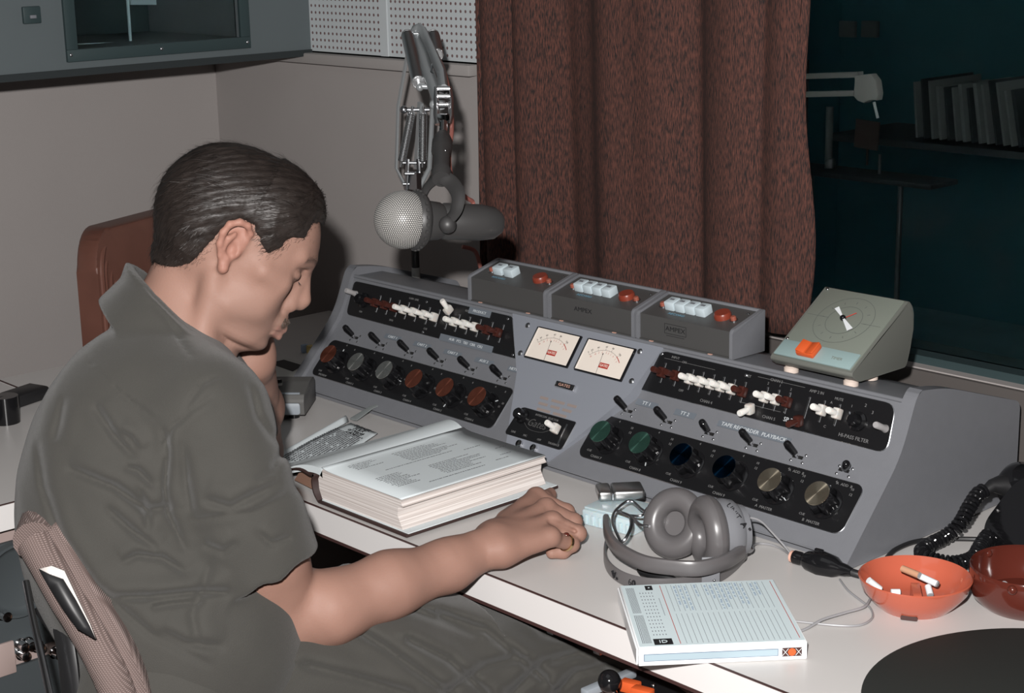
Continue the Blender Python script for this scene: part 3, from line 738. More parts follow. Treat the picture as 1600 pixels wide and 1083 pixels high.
# ---- VU meters
for i, (xa, xb) in enumerate(((-1.8530, -1.7600), (-1.7440, -1.6485))):
    cx = (xa + xb) / 2; w_ = xb - xa - .004; h_ = .049; cy = .1915
    v = B(); v.box((0, 0, .0005), (w_ + .006, h_ + .005, .0050), bev=.0012); vo = v.obj('vu_meter', 'black_gloss', con, onp(FM, cx, cy, .0012))
    v = B(); v.box((0, 0, .0034), (w_, h_, .0006)); fo = v.obj('dial_face', 'vu_paper', vo)
    if True:
        v = B(); z = .0040; R0 = .038; oy = -.0305
        def arc(t0, t1, r, wd, mi):
            N = 24
            for k in range(N):
                a0 = t0 + (t1 - t0) * k / N; a1 = t0 + (t1 - t0) * (k + 1) / N
                v.quad([(math.sin(a0) * (r - wd), oy + math.cos(a0) * (r - wd), z), (math.sin(a1) * (r - wd), oy + math.cos(a1) * (r - wd), z), (math.sin(a1) * (r + wd), oy + math.cos(a1) * (r + wd), z), (math.sin(a0) * (r + wd), oy + math.cos(a0) * (r + wd), z)], mi)
        oy = -.0290; R0 = .0425
        arc(-.80, .52, R0, .00018, 0); arc(.52, .84, R0, .0006, 1)
        for a, tx in ((-.80, '0'), (-.66, '20'), (-.42, '40'), (-.10, '60'), (.18, '80'), (.56, '100')):
            v.box((math.sin(a) * (R0 + .0015), oy + math.cos(a) * (R0 + .0015), z), (.0003, .003, .0001), 0, R=Matrix.Rotation(-a, 3, 'Z'))
            v.text(tx, (math.sin(a) * (R0 + .0055), oy + math.cos(a) * (R0 + .0055), z), .0042, rot=-a, mi=0, ext=.00005)
        for a, tx in ((-.76, '20'), (-.55, '10'), (-.38, '7'), (-.22, '5'), (-.02, '3'), (.10, '2'), (.24, '1'), (.40, '0'), (.58, '1'), (.72, '2')):
            v.text(tx, (math.sin(a) * (R0 - .0042), oy + math.cos(a) * (R0 - .0042), z), .0033, rot=-a, mi=1, ext=.00005)
            v.box((math.sin(a) * (R0 - .0012), oy + math.cos(a) * (R0 - .0012), z), (.0002, .0016, .0001), 1, R=Matrix.Rotation(-a, 3, 'Z'))
        gx, gy = .006, -.0105
        v.box((gx, gy, z), (.0185, .0082, .0003), 1)
        v.text('GATES', (gx, gy, z + .0003), .0058, mi=2, sx=.95)
        v.obj('scale_marks', ['ink_black', 'ink_red', 'vu_paper'], fo)
        # needle
        v = B(); a = -.115; v.box((-.001 + math.sin(a) * .021, oy + .006 + .014, z + .0008), (.0003, .034, .0003), R=Matrix.Rotation(-a, 3, 'Z')); v.sph((-.001 + math.sin(a) * .037, oy + .0355, z + .0008), .0012, sc=(.7, 1.3, .5), n=10); v.obj('needle', 'ink_black', vo)
    v = B(); v.box((-w_ / 2 - .0008, 0, .0034), (.003, h_ + .002, .0034), bev=.0008); v.obj('glass_edge', 'chrome', vo)
# nameplate, vents, small panel with key, jacks, screws on the centre plate
b = B(); b.box((0, 0, .0022), (.0390, .0095, .0044), 0, bev=.001); b.box((0, 0, .0046), (.034, .007, .0004), 1); b.text('GATES', (0, -.0002, .0050), .0062, mi=2, sx=1.35)
b.obj('name_badge', ['chrome', 'ink_black', 'copper'], con, onp(FM, -1.7455, .1367, .0012))
b = B()
for x0, x1, s in ((-1.785, -1.768, .1110), (-1.7605, -1.7330, .1110), (-1.7270, -1.7080, .1110), (-1.7830, -1.7635, .1018), (-1.7570, -1.7380, .1018), (-1.7320, -1.7130, .1018), (-1.7805, -1.7525, .0925), (-1.7460, -1.7180, .0925)):
    b.box(((x0 + x1) / 2, s, .0013), (x1 - x0, .0042, .0006))
b.obj('vent_slots', 'vent_tone', con, FM)
mpn = plate('test_panel', rpoly([(-1.8120, .0885), (-1.8195, .0425), (-1.6970, .0425), (-1.6935, .0885)], [.010, .006, .008, .005]), FM, texts=[('LINE', -1.803, .0480, .0045), ('MIC', -1.777, .0475, .0045), ('OFF', -1.747, .0475, .0045), ('TALKBACK', -1.716, .0475, .0045), ('INTERCOM  SELECTOR', -1.752, .0830, .0045)], h0=.0012)
b = B(); b.box((-1.7085, .0655, .0028), (.0020, .033, .001)); b.obj('key_slot', 'steel', mpn)
o = kW.copy(); COL.objects.link(o); o.matrix_local = onp(FM, -1.7190, .0690, .0026)
b = B(); b.lathe([(.0115, 0), (.0115, .004), (.0085, .006), (.008, .015), (.006, .017), (0, .017)], n=28); b.box((0, .007, .0135), (.0014, .007, .003), 1); b.obj('selector_knob', ['black_gloss', 'steel'], con, onp(FM, -1.7990, .0745, .0026) @ Matrix.Rotation(-2.2, 4, 'Z'))
b = B(); b.text('Gates', (-1.7650, .0690, .0030), .017, mi=0, shear=.35); b.tube(smooth_path([(-1.790, .066, .003), (-1.775, .0585, .003), (-1.750, .0590, .003), (-1.735, .066, .003)]), .0004, n=5)
b.obj('script_mark', 'script_dim', mpn)
for x in (-1.7800, -1.7490):
    b = B(); b.lathe([(.0028, .001), (.0030, .004), (.0056, .0045), (.0060, 0)], n=20); b.lathe([(0, .0012), (.0028, .001)], n=16, mi=1); b.obj('jack_socket', ['chrome', 'black_slot'], con, onp(FM, x, .0330, .0012))
b = B(); screw(b, 0, 0, .0046); s0_ = b.obj('plate_screw', 'steel', con, onp(FM, -1.8790, .2163, .0012))
for x, y in ((-1.8665, .1700), (-1.6411, .2164), (-1.6309, .1700)): q = s0_.copy(); COL.objects.link(q); q.matrix_local = onp(FM, x, y, .0012)

# ================================================================== three remote control boxes on the console
def make_remote(nb, label, x):
    t = thing('remote_control_box', label, 'control box', (x, 1.7480, .9365), group=None)
    W, D = .182, .064
    # folded grey chassis: two sides, back edge, base
    side = rpoly([(0, 0), (0, .0415), (D, .0600), (D + .006, .0600), (D + .006, 0)], [.001, .006, .004, .003, .001])
    for x0 in (0, W - .0055):
        b = B(); b.prism(side, x0, x0 + .0055, fn=lambda y, z, q: Vector((q, y, z)), bev=.0012); b.obj('side_flange', 'grey_paint', t)
    b = B(); b.box((W / 2, D + .003, .030), (W - .002, .006, .060), bev=.0015); b.obj('back_flange', 'grey_paint', t)
    b = B(); b.box((W / 2, D / 2 + .001, .0012), (W - .004, D, .0022)); b.box((.03, -.0005, .001), (.006, .003, .002), 1); b.box((W - .04, -.0005, .001), (.006, .003, .002), 1); b.obj('base_plate', ['tint_box', 'copper'], t)
    # sloped dark face and front
    sl = math.atan2(.0185, D)
    b = B(); b.prism([(.003, .002), (.003, .0385), (D, .0562), (D, .002)], .005, W - .005, fn=lambda y, z, q: Vector((q, y, z))); f = b.obj('face_cover', 'tint_box', t)
    F = Matrix.Translation((0, .003, .0385)) @ Matrix.Rotation(sl, 4, 'X')
    def lx(u): return .006 + u * (W - .012)
    if nb == 2: bxs = [(.235, .062), (.385, .068)]
    else: bxs = [(.20 + .115 * k, .078) for k in range(4)] if nb == 4 else []
    for u, wd in bxs:
        b = B(); b.box((0, 0, .006), (.0205 if nb == 2 else .0178, .0190, .014), bev=.0018); b.box((.0, .001, .0132), (.008, .004, .0004), 1)
        b.obj('push_button', ['button_white', 'ink_grey'], t, F @ Matrix.Translation((lx(u + (0 if nb == 2 else .02)), .031, 0)))
    b = B(); b.lathe([(.0125, 0), (.0125, .006), (.011, .0085), (.0, .0085)], n=30); b.obj('stop_button', 'button_red', t, F @ Matrix.Translation((lx(.765), .032, 0)))
    for u in (.105, .89):
        b = B(); b.lathe([(.0062, 0), (.0062, .0012), (.0045, .0014)], n=20, mi=1); b.lathe([(.0042, 0), (.0042, .005), (.003, .0065), (0, .0065)], n=16); b.obj('indicator_lamp', ['indicator_copper', 'steel'], t, F @ Matrix.Translation((lx(u), .030, 0)))
    b = B(); screw(b, lx(.12), .054, .0022, .0004); screw(b, lx(.93), .054, .0022, .0004); b.obj('screw', 'steel', t, F)
    b = B(); b.text('RECORD', (0, 0, .0004), .0065, sx=1.2); b.obj('face_print', 'ink_cyan', t, F @ Matrix.Translation((lx(.30 if nb == 2 else .34), .0135, 0)))
    if nb == 4:
        Ff = Matrix.Translation((lx(.40), .0028, .0240)) @ Matrix.Rotation(PI / 2, 4, 'X')
        b = B(); b.text('AMPEX', (0, 0, .0004), .0095, sx=1.25); 
        if 'framed' in label:
            for s_ in (-1, 1): b.box((s_ * .0205, 0, .0004), (.0005, .014, .0003))
            for y_ in (.007, -.007, -.010): b.box((0, y_, .0004), (.041 if y_ != -.010 else .034, .0005, .0003))
        b.obj('maker_mark', 'ink_black', t, Ff)
    return t
for k, (nb, lab) in enumerate(((2, 'grey control box with two pale buttons on the console, nearest the microphone'), (4, 'grey control box with four pale buttons, the middle box on the console'), (4, 'grey control box with four pale buttons and a framed mark, nearest the desk timer'))):
    make_remote(nb, lab, -2.0330 + .1865 * k)

# ================================================================== desk timer clock at the right end of the console
ck = thing('desk_timer', 'wedge-shaped grey desk timer with clear dial and orange rocker on the console', 'timer clock', (-1.3350, 1.80, .9365), math.radians(0))
W = .134
# wedge, face plane from (y -.063,z .020) to (y .055, z .098)
pr = rpoly([(-.049, .0075), (-.064, .018), (-.062, .0225), (.055, .097), (.066, .090), (.068, .045), (.056, .0075)], [.006, .004, .002, .003, .014, .02, .006])
b = B(); b.prism(pr, -W / 2, W / 2, fn=lambda y, z, x: Vector((x * (1 + (.02 if z > .05 else 0)), y, z)), bev=.003); b.obj('case', 'clock_body', ck)
FC = Matrix.Translation((0, -.062, .0225)) @ Matrix.Rotation(math.atan2(.0745, .117), 4, 'X')
LF = math.hypot(.117, .0745)
b = B(); b.box((0, LF / 2, .0008), (W - .008, LF - .004, .003), bev=.0008); fc = b.obj('face_plate', 'clock_face', ck, FC)
b = B(); b.box((0, .0155, .0030), (W - .010, .028, .003), bev=.0008); b.text('TIMER', (.034, .014, .0047), .0065, mi=1); b.obj('lower_strip', ['clock_strip', 'clock_face'], ck, FC)
b = B(); b.box((-.012, .0165, .008), (.028, .0230, .008), bev=.0020); b.box((-.019, .0165, .0125), (.013, .021, .003), R=Matrix.Rotation(.25, 3, 'Y'), bev=.001); b.box((-.004, .0165, .0125), (.013, .021, .003), R=Matrix.Rotation(-.25, 3, 'Y'), bev=.001); b.obj('rocker_button', 'orange_rocker', ck, FC)
dcx, dcy = .0, .083
b = B(); b.lathe([(.026, .0026), (.0262, .0030), (.0255, .0030)], (dcx, dcy, 0), n=48); b.lathe([(.043, .0026), (.0432, .0029), (.0425, .0029)], (dcx, dcy, 0), n=56); b.box((-.043, dcy - .0, .0026), (.036, .0005, .0003)); b.box((.043, dcy - .0, .0026), (.030, .0005, .0003))
for k in range(12):
    t_ = k * PI / 6; b.box((dcx + .034 * math.sin(t_), dcy + .034 * math.cos(t_), .0026), (.0008, .004, .0003), R=Matrix.Rotation(-t_, 3, 'Z'))
b.obj('dial_marks', mat('dial_mark', (.11, .12, .11), .6), ck, FC)
b = B(); b.sph((dcx, dcy, .007), .0042, 1); a = math.radians(128)
for s_, L in ((1, .030), (-1, .025)):
    d = Vector((math.sin(a) * s_, math.cos(a) * s_, 0)); pz = Vector((-d.y, d.x, 0)); o = Vector((dcx, dcy, .008))
    b.quad([o + pz * .0010, o + d * L + pz * .0042 * (1 if s_ > 0 else .8), o + d * L - pz * .0042 * (1 if s_ > 0 else .8), o - pz * .0010])
b.obj('dial_hand', [mat('bright_hand', (.75, .78, .80), .35), 'black_gloss'], ck, FC)
b = B(); d = Vector((math.sin(.75), math.cos(.75), 0)); b.tube([(dcx, dcy, .006), (dcx + d.x * .019, dcy + d.y * .019, .006)], .0006, n=6); b.obj('pointer', 'ink_red', ck, FC)
for x_, y_ in ((-W / 2 + .006, LF - .005), (-W / 2 + .006, .033)): b = B(); b.sph((x_, y_, .0022), .0026, sc=(1, 1, .5), n=10); b.obj('corner_stud', 'chrome', ck, FC)
for x_, y_ in ((-.048, -.042), (.050, -.042), (-.048, .0), (.050, .0)):
    b = B(); b.lathe([(.010, -.001), (.010, .005), (.007, .0075), (0, .0075)], (x_, y_, 0), n=20); b.obj('foot', 'foot_cream', ck)
# cable behind the boxes
tag(B().tube(smooth_path([(-1.455, 1.855, .940), (-1.435, 1.862, .972), (-1.418, 1.852, .955), (-1.405, 1.842, .925)]), .0045, n=8).obj('grey_cable', 'cable_grey'), 'short grey cable looping between the control boxes and the timer', 'cable')
# ================================================================== microphone on its spring arm
am = thing('boom_stand', 'chrome spring-balanced microphone arm rising behind the console', 'microphone arm', (-2.46, 1.985, 0))
AI = Matrix.Translation(-am.location)
base = Vector((-2.46, 1.995, .75)); 
J0 = at(645, 292, 2.98)                                   # lower clevis
E1 = at(656, 52, 2.78)                                    # top elbow
J1 = at(693, 175, 2.36)                                   # front clevis
b = B(AI); b.cyl(Vector((J0.x, J0.y, .765)), J0 + Vector((0, 0, -.02)), .0070, n=16); b.cyl((J0.x, J0.y, .75), (J0.x, J0.y, .765), .028, n=24); b.obj('pole', 'mic_body', am)
b = B(AI); q_ = at(661, 431, 2.98); b.cyl((J0.x, J0.y, q_.z - .05), (J0.x, J0.y, q_.z + .008), .0075, n=16); b.obj('pole_sleeve', 'dim_white', am)
def bar(b, p, q, w_, t_, mi=0, off=Vector((0, 0, 0))):
    p = Vector(p) + off; q = Vector(q) + off; d = (q - p); L = d.length; R_ = d.to_track_quat('Z', 'X').to_matrix()
    b.box((p + q) / 2, (w_, t_, L), mi, R=R_)
side = RIGHT.copy()
b = B(AI)
for s_ in (-1, 1):
    lo = J0 + side * (.012 * s_); k1 = at(645 + 26 * s_, 262, 2.97); k2 = at(646 + 27 * s_ + 3, 165, 2.92); k3 = at(655 + 14 * s_, 60, 2.80)
    b.tube([lo, k1, k2, k3], .0042, n=6, flat=(1, .6))
bar(b, at(651, 262, 2.965), at(657, 160, 2.915), .012, .006)
b.obj('lower_arm', 'arm_grey', am)
b = B(AI)
for s_ in (-1, 1):
    b.tube([at(645 + 11 * s_, 296, 2.97), at(645 + 9 * s_, 268, 2.955), at(645 + 8 * s_, 248, 2.95)], .0045, n=8, flat=(1, .5))
b.cyl(at(630, 287, 2.965), at(656, 287, 2.965), .003); b.cyl(at(633, 271, 2.95), at(652, 271, 2.95), .003); b.cyl(at(628, 254, 2.955), at(664, 254, 2.955), .0028); b.cyl(at(629, 171, 2.92), at(671, 171, 2.92), .0035); b.sph(at(631, 171, 2.92), .007)
b.box(at(646, 282, 2.96), (.030, .01, .03)); b.obj('lower_clevis', 'steel', am)
def spring(p, q, r, name='spring'):
    b = B(AI); p = Vector(p); q = Vector(q); b.cyl(p, q, r * .86, n=16); n = int((q - p).length / .0028); d = (q - p).normalized(); u = d.orthogonal().normalized(); v = d.cross(u)
    pts = [p + (q - p) * (k / (n * 10)) + (u * math.cos(2 * PI * k / 10) + v * math.sin(2 * PI * k / 10)) * r for k in range(n * 10 + 1)]
    b.tube(pts, .0014, n=5); b.cyl(p - d * .012, p, .0025); b.cyl(q, q + d * .012, .0025)
    return b.obj(name, 'spring_steel', am)
spring(at(643, 176, 2.915), at(628, 250, 2.95), .0060); spring(at(661, 176, 2.915), at(660, 250, 2.95), .0060)
spring(at(637, 55, 2.79), at(654, 128, 2.56), .0095); spring(at(677, 55, 2.79), at(683, 85, 2.68), .0095)
b = B(AI)
b.cyl(at(634, 52, 2.79), at(680, 52, 2.79), .0035); b.sph(at(676, 51, 2.79), .006); b.sph(at(637, 51, 2.79), .006)
b.tube([at(647, 50, 2.80), at(649, 46, 2.79), at(655, 43, 2.785), at(660, 48, 2.78), at(672, 72, 2.70), at(690, 115, 2.50), at(693, 140, 2.40)], .0085, n=10, flat=(1, .8))
b.tube([at(653, 60, 2.79), at(668, 108, 2.60), at(683, 150, 2.42), at(687, 165, 2.38)], .0080, n=10, flat=(.8, 1.2))
b.cyl(at(654, 134, 2.55), at(672, 135, 2.55), .0045); b.sph(at(656, 136, 2.55), .006); b.cyl(at(676, 163, 2.38), at(687, 163, 2.38), .004); b.sph(at(678, 163, 2.38), .0065)
b.obj('upper_arm', ['arm_grey'], am)
b = B(AI)
for s_ in (-1, 1):
    b.tube([at(693 + 9.5 * s_ - 1, 136, 2.38), at(693 + 11.5 * s_, 155, 2.35), at(693 + 11.5 * s_, 180, 2.32), at(693 + 9 * s_, 194, 2.30)], .0042, n=6, flat=(.5, 1))
b.box(at(692, 143, 2.37), (.016, .010, .016)); b.box(at(693, 187, 2.31), (.017, .010, .017), bev=.002)
for yy in (138, 150, 163): b.cyl(at(683, yy, 2.345), at(703, yy, 2.345), .003)
b.cyl(at(693, 192, 2.30), at(692, 216, 2.27), .0055)
b.obj('front_clevis', 'chrome', am)
b = B(AI); b.tube([at(687, 92, 2.60), at(680, 93, 2.60), at(676, 100, 2.58), at(674, 113, 2.55), at(680, 122, 2.53)], .0018, n=6); b.obj('hook', 'chrome', am)
# microphone
dM = 2.14
mc_ = at(630, 343, dM)
mi_ = thing('microphone', 'ball-headed microphone in a dark yoke hanging over the console from the arm', 'microphone', mc_)
MI = Matrix.Translation(-mc_)
mg = mat('mesh_ball', (.44, .43, .41), .35)
ax = (RIGHT * .93 - DOWN * .0 + FWD * .45).normalized()     # body axis
axq = ax.to_track_quat('Z', 'Y').to_matrix()
# perforated ball: dark core, bright grille with hexagonal holes made by geometry
r_ = .0370
b = B(); b.sph((0, 0, 0), r_ * .955, 1, n=32)
me_ = bmesh.new(); bmesh.ops.create_icosphere(me_, subdivisions=5, radius=r_)
# every vertex of the icosphere gives one bright hexagonal boss of the pierced grille
me_.verts.ensure_lookup_table()
for v in me_.verts:
    n_ = v.co.normalized()
    if n_.dot(ax) > .80: continue
    cs = [f.calc_center_median().normalized() for f in v.link_faces]
    u_ = n_.orthogonal().normalized(); w_ = n_.cross(u_)
    cs.sort(key=lambda c: math.atan2(c.dot(w_), c.dot(u_)))
    vs = [b.bm.verts.new((n_ + (c - n_) * .67).normalized() * r_) for c in cs]
    lo_ = [b.bm.verts.new(q.co * .965) for q in vs]
    f = b.bm.faces.new(vs); f.material_index = 0
    for k in range(len(vs)):
        f = b.bm.faces.new((vs[k - 1], vs[k], lo_[k], lo_[k - 1])); f.material_index = 1
me_.free()
b.obj('grille_ball', [mg, 'mic_mesh_dark'], mi_)
b = B(); b.lathe([(.020, .012), (.0355, .012), (.0375, .016), (.0375, .021), (.034, .026), (.026, .030), (.024, .048), (.0215, .052), (.0235, .056), (.0235, .105), (.021, .125), (.014, .135), (0, .136)], R=axq, n=40)
for k in range(26):
    t_ = k * 2 * PI / 26; b.box(axq @ Vector((.0372 * math.cos(t_), .0372 * math.sin(t_), .018)), (.004, .004, .0035), R=axq @ Matrix.Rotation(t_, 3, 'Z'))
b.obj('mic_barrel', 'mic_body', mi_)
ce = ax * .072
def P_(px, py, d): return at(px, py, d) - mc_
b = B()
yk = smooth_path([P_(700, 345, dM - .02), P_(712, 330, dM - .01), P_(716, 305, dM), P_(706, 286, dM + .02), P_(690, 277, dM + .03), P_(672, 287, dM + .05), P_(662, 306, dM + .06), P_(664, 330, dM + .07)], 6)
b.tube(yk, .0075, n=8, flat=(.6, 1.3))
b.lathe([(0, .006), (.0055, .005), (.009, .002), (.011, -.004), (.011, -.012)], P_(699, 350, dM - .022), R=(-FWD).to_track_quat('Z', 'Y').to_matrix(), n=20)
b.obj('yoke', 'mic_body', mi_)
b = B(); q = (P_(692, 212, 2.27), P_(691, 222, 2.24), P_(690, 236, 2.22), P_(690, 240, 2.21), P_(690, 262, 2.18), P_(690, 270, 2.175), P_(690, 280, 2.165))
b.tube(q, .012, n=16, rs=[.009, .0135, .0135, .0105, .0105, .0135, .0120]); b.sph(P_(696, 235, 2.20), .002, 1)
b.obj('mount', ['mic_body', 'steel'], mi_)
# cables
pts = smooth_path([at(665, 60, 2.75), at(690, 100, 2.58), at(703, 150, 2.40), at(706, 200, 2.30), at(702, 235, 2.26), at(703, 265, 2.24), at(712, 292, 2.24), at(728, 308, 2.26), at(739, 316, 2.28), at(736, 332, 2.27), at(727, 337, 2.25), at(720, 340, 2.24)], 8)
tag(B().tube(pts, .0030, n=8).obj('microphone_cable', 'red_cable'), 'dull red microphone cable running down the spring arm and looping by the yoke', 'cable')
pts = smooth_path([at(722, 385, 2.85), at(742, 392, 2.86), at(750, 415, 2.86), at(757, 440, 2.86)], 8)
tag(B().tube(pts, .0035, n=8).obj('wall_cable', 'red_cable'), 'short dark cable hanging in front of the curtain behind the console', 'cable')

# ================================================================== book
bk = thing('open_book', 'thick open hardcover book with dark covers lying before the console', 'book', (-1.755, 1.43, DZ))
BI = Matrix.Translation(-bk.location)
bx0, bx1, by0, by1, bz = -1.842, -1.668, 1.306, 1.566, .7985
# right block: rounded fore-edge, many leaves
b = B(BI)
def blk(u, v):  # profile around the block in xz, swept along y
    pass
profb = [(bx0, .757), (bx0 - .006, .770), (bx0 - .007, .785), (bx0 + .004, bz + .002), (bx0 + .02, bz + .001), (bx1 - .03, bz), (bx1 + .004, bz - .0006), (bx1 + .002, bz - .004), (bx1 + .006, bz - .009), (bx1 - .004, bz - .011), (bx1 - .006, .775), (bx1 + .004, .757)]
b.prism(profb, by0, by1, fn=lambda x, z, y: Vector((x + (y - by0) * .0, y, z + (.0))))
b.obj('page_block', 'page_edge', bk)
me_pages = mat('page_layers', (.66, .61, .58), .85)
nt = me_pages.node_tree; bs = nt.nodes['Principled BSDF']; tc = nt.nodes.new('ShaderNodeTexCoord'); mpn_ = nt.nodes.new('ShaderNodeMapping'); mpn_.inputs['Scale'].default_value = (3, 3, 700)
nt.links.new(tc.outputs['Object'], mpn_.inputs[0]); nn = nt.nodes.new('ShaderNodeTexNoise'); nn.inputs['Scale'].default_value = 1.0; nn.inputs['Detail'].default_value = 3; nt.links.new(mpn_.outputs[0], nn.inputs['Vector'])
cr = nt.nodes.new('ShaderNodeValToRGB'); cr.color_ramp.elements[0].position = .35; cr.color_ramp.elements[0].color = (.50, .44, .41, 1); cr.color_ramp.elements[1].position = .62; cr.color_ramp.elements[1].color = (.76, .71, .68, 1)
nt.links.new(nn.outputs['Fac'], cr.inputs[0]); nt.links.new(cr.outputs[0], bs.inputs['Base Color'])
children_of(bk)[0].data.materials[0] = me_pages
# top page right with print
b = B(BI)
def top(u, v):
    x = bx0 + .002 + (bx1 - bx0 + .002) * u; return (x, by0 + (by1 - by0) * v, bz + .0012 + .0035 * math.exp(-u * 22) - .0006 * u)
b.grid(30, 6, top); o = b.obj('page', 'page', bk); so = o.modifiers.new('s', 'SOLIDIFY'); so.thickness = .0008; so.offset = 1
b = B(BI)
rnd = random.Random(5)
def txtline(b, x, y0, y1, z, h=.0011, mi=0):
    y = y0
    while y < y1:
        L = rnd.uniform(.0015, .006); L = min(L, y1 - y)
        b.box((x, y + L / 2, z), (h, L, .00015), mi); y += L + rnd.uniform(.0010, .0018)
# stanzas: lines run along +Y, stacked along X
zz = bz + .0026
blocks = [(-1.827, 1.330, 6, .055), (-1.820, 1.405, 10, .095), (-1.775, 1.325, 10, .062), (-1.768, 1.405, 9, .085)]
for (x0, y0, n, L) in ((-1.822, 1.335, 5, .05), (-1.822, 1.415, 9, .10), (-1.752, 1.330, 10, .06), (-1.744, 1.415, 9, .09)):
    for k in range(n): txtline(b, x0 + k * .0052, y0 + rnd.uniform(0, .004), y0 + L * rnd.uniform(.55, 1.0), zz)
for x0, y0, L in ((-1.772, 1.365, .12), (-1.763, 1.50, .03), (-1.690, 1.375, .10), (-1.695, 1.50, .025), (-1.708, 1.52, .02), (-1.735, 1.535, .02)): txtline(b, x0, y0, y0 + L, zz)
b.obj('print', 'print_dark', bk)
# left side: thin stack curving over and down to the left
def left(u, v, dz=0.0):
    # u 0 gutter ..1 outer edge ; near edge (v=0) / far edge (v=1)
    xg = bx0 + .003; L = .150 + .0 * v
    x = xg - L * u; hump = .007 + .008 * v
    z = (bz + .003) * (1 - u) + (.764) * u + hump * math.sin(PI * min(1, u * 1.3)) * (1 - u) * 1.5
    return (x, by0 + (by1 - by0 + .02 * u) * v, z - .004 * math.exp(-u * 30) + dz)
b = B(BI); b.grid(40, 10, lambda u, v: left(u, v)); b.grid(40, 10, lambda u, v: left(u, v, -.010), flip=True)
b.grid(40, 1, lambda u, v: (left(u, 0)[0], left(u, 0)[1], left(u, 0, -.010 * v)[2])); b.grid(40, 1, lambda u, v: (left(u, 1)[0], left(u, 1)[1], left(u, 1, -.010 * v)[2])); b.grid(10, 1, lambda u, v: (left(1, u)[0], left(1, u)[1], left(1, u, -.010 * v)[2]))
b.obj('left_pages', 'page', bk)
# covers
b = B(BI); b.box(((bx0 + bx1) / 2 + .008, (by0 + by1) / 2 + .002, .7535), (bx1 - bx0 + .022, by1 - by0 + .016, .0042), bev=.001); 
b.box(((bx0 + bx1) / 2 + .010, (by0 + by1) / 2 + .003, .7562), (bx1 - bx0 + .016, by1 - by0 + .010, .0012), 1)
b.obj('cover', ['cloth_brown', 'page'], bk)
b = B(BI)
sp_ = smooth_path([(bx0 - .004, .7545, 0), (bx0 - .013, .765, 0), (bx0 - .016, .780, 0), (bx0 - .012, .792, 0), (bx0 - .022, .7895, 0), (bx0 - .060, .790, 0), (bx0 - .15, .754, 0)], 6)
b.grid(len(sp_) - 1, 1, lambda u, v: (sp_[round(u * (len(sp_) - 1))].x, by0 - .004 + (by1 - by0 + .010) * v, sp_[round(u * (len(sp_) - 1))].y - .001))
o = b.obj('spine_and_left_cover', 'cloth_brown', bk); so = o.modifiers.new('s', 'SOLIDIFY'); so.thickness = .003
b = B(BI); b.quad([(bx0 - .016, by0 + .012, .757), (bx0 - .095, by0 + .020, .757), (bx0 - .060, by0 + .012, .788), (bx0 - .018, by0 + .006, .788)])
b.obj('spine_board', 'card_brown', bk)

# printed leaf with curled page beside the book, left
mg_ = thing('magazine', 'open printed magazine with a curled page lying left of the book', 'magazine', (-2.05, 1.48, DZ))
GI = Matrix.Translation(-mg_.location)
pa, pb_, pc, pd = onz(548, 661, .756), onz(590, 677, .756), onz(505, 735, .756), onz(430, 722, .756)
def bil(u, v, dz=0):
    p = (pa * (1 - u) + pb_ * u) * (1 - v) + (pd * (1 - u) + pc * u) * v; return Vector((p.x, p.y, p.z + dz))
b = B(GI); b.grid(8, 16, lambda u, v: bil(u, v, .001 + .004 * math.sin(PI * v) * (1 - u))); o = b.obj('page', 'page', mg_); so = o.modifiers.new('s', 'SOLIDIFY'); so.thickness = .001
b = B(GI); N_ = 15
for k in range(N_):
    u = .04 + k * .060
    for t0 in np.arange(.22, .95, .030):
        L = rnd.uniform(.015, .024); p = bil(u, t0, .0035 + .004 * math.sin(PI * t0) * (1 - u)); q = bil(u, t0 + L, .0035 + .004 * math.sin(PI * (t0 + L)) * (1 - u)); d = (q - p).length
        if rnd.random() < .9: b.box((p + q) / 2, (.0022, d, .0002), R=(q - p).to_track_quat('Y', 'Z').to_matrix())
b.obj('print', 'print_dark', mg_)
d1 = (pb_ - pa).normalized(); dy_ = Vector((0, 0, 1)).cross(d1)
Tm = Matrix.Identity(4)
for i in range(3): Tm[i][0] = d1[i]; Tm[i][1] = dy_[i]; Tm[i][2] = (0, 0, 1)[i]
b = B(GI)
for k, (tx, v_) in enumerate((('TURNER', .05), ('FOLK', .10), ('of North', .15), ('LANDS', .20))):
    p = bil(.55, v_, .0040); Tm2 = Tm.copy(); Tm2.translation = p; b.text(tx, (0, 0, 0), .0115, T=Tm2)
b.obj('headline', 'ink_black', mg_)
# curled neighbouring leaf
e0, e1 = onz(430, 722, .754), onz(545, 660, .754)
def curl(u, v):
    p = e0 * (1 - v) + e1 * v; n_ = Vector((-.80, .25, 0)).normalized(); a = u * 2.6
    return p + n_ * (.002 + .016 * u) + Vector((0, 0, .001 + .007 * math.sin(a) * (.3 + .7 * v)))
b = B(GI); b.grid(12, 14, curl); o = b.obj('curled_leaf', 'page', mg_); so = o.modifiers.new('s', 'SOLIDIFY'); so.thickness = .0008
tl = onz(552, 655, .756); b = B(GI); b.tube([tl, tl + Vector((-.005, .04, .010)), tl + Vector((.004, .075, .018))], .004, n=6, rs=[.009, .006, .001], flat=(.2, 1)); b.obj('torn_strip', 'dim_grey', mg_)

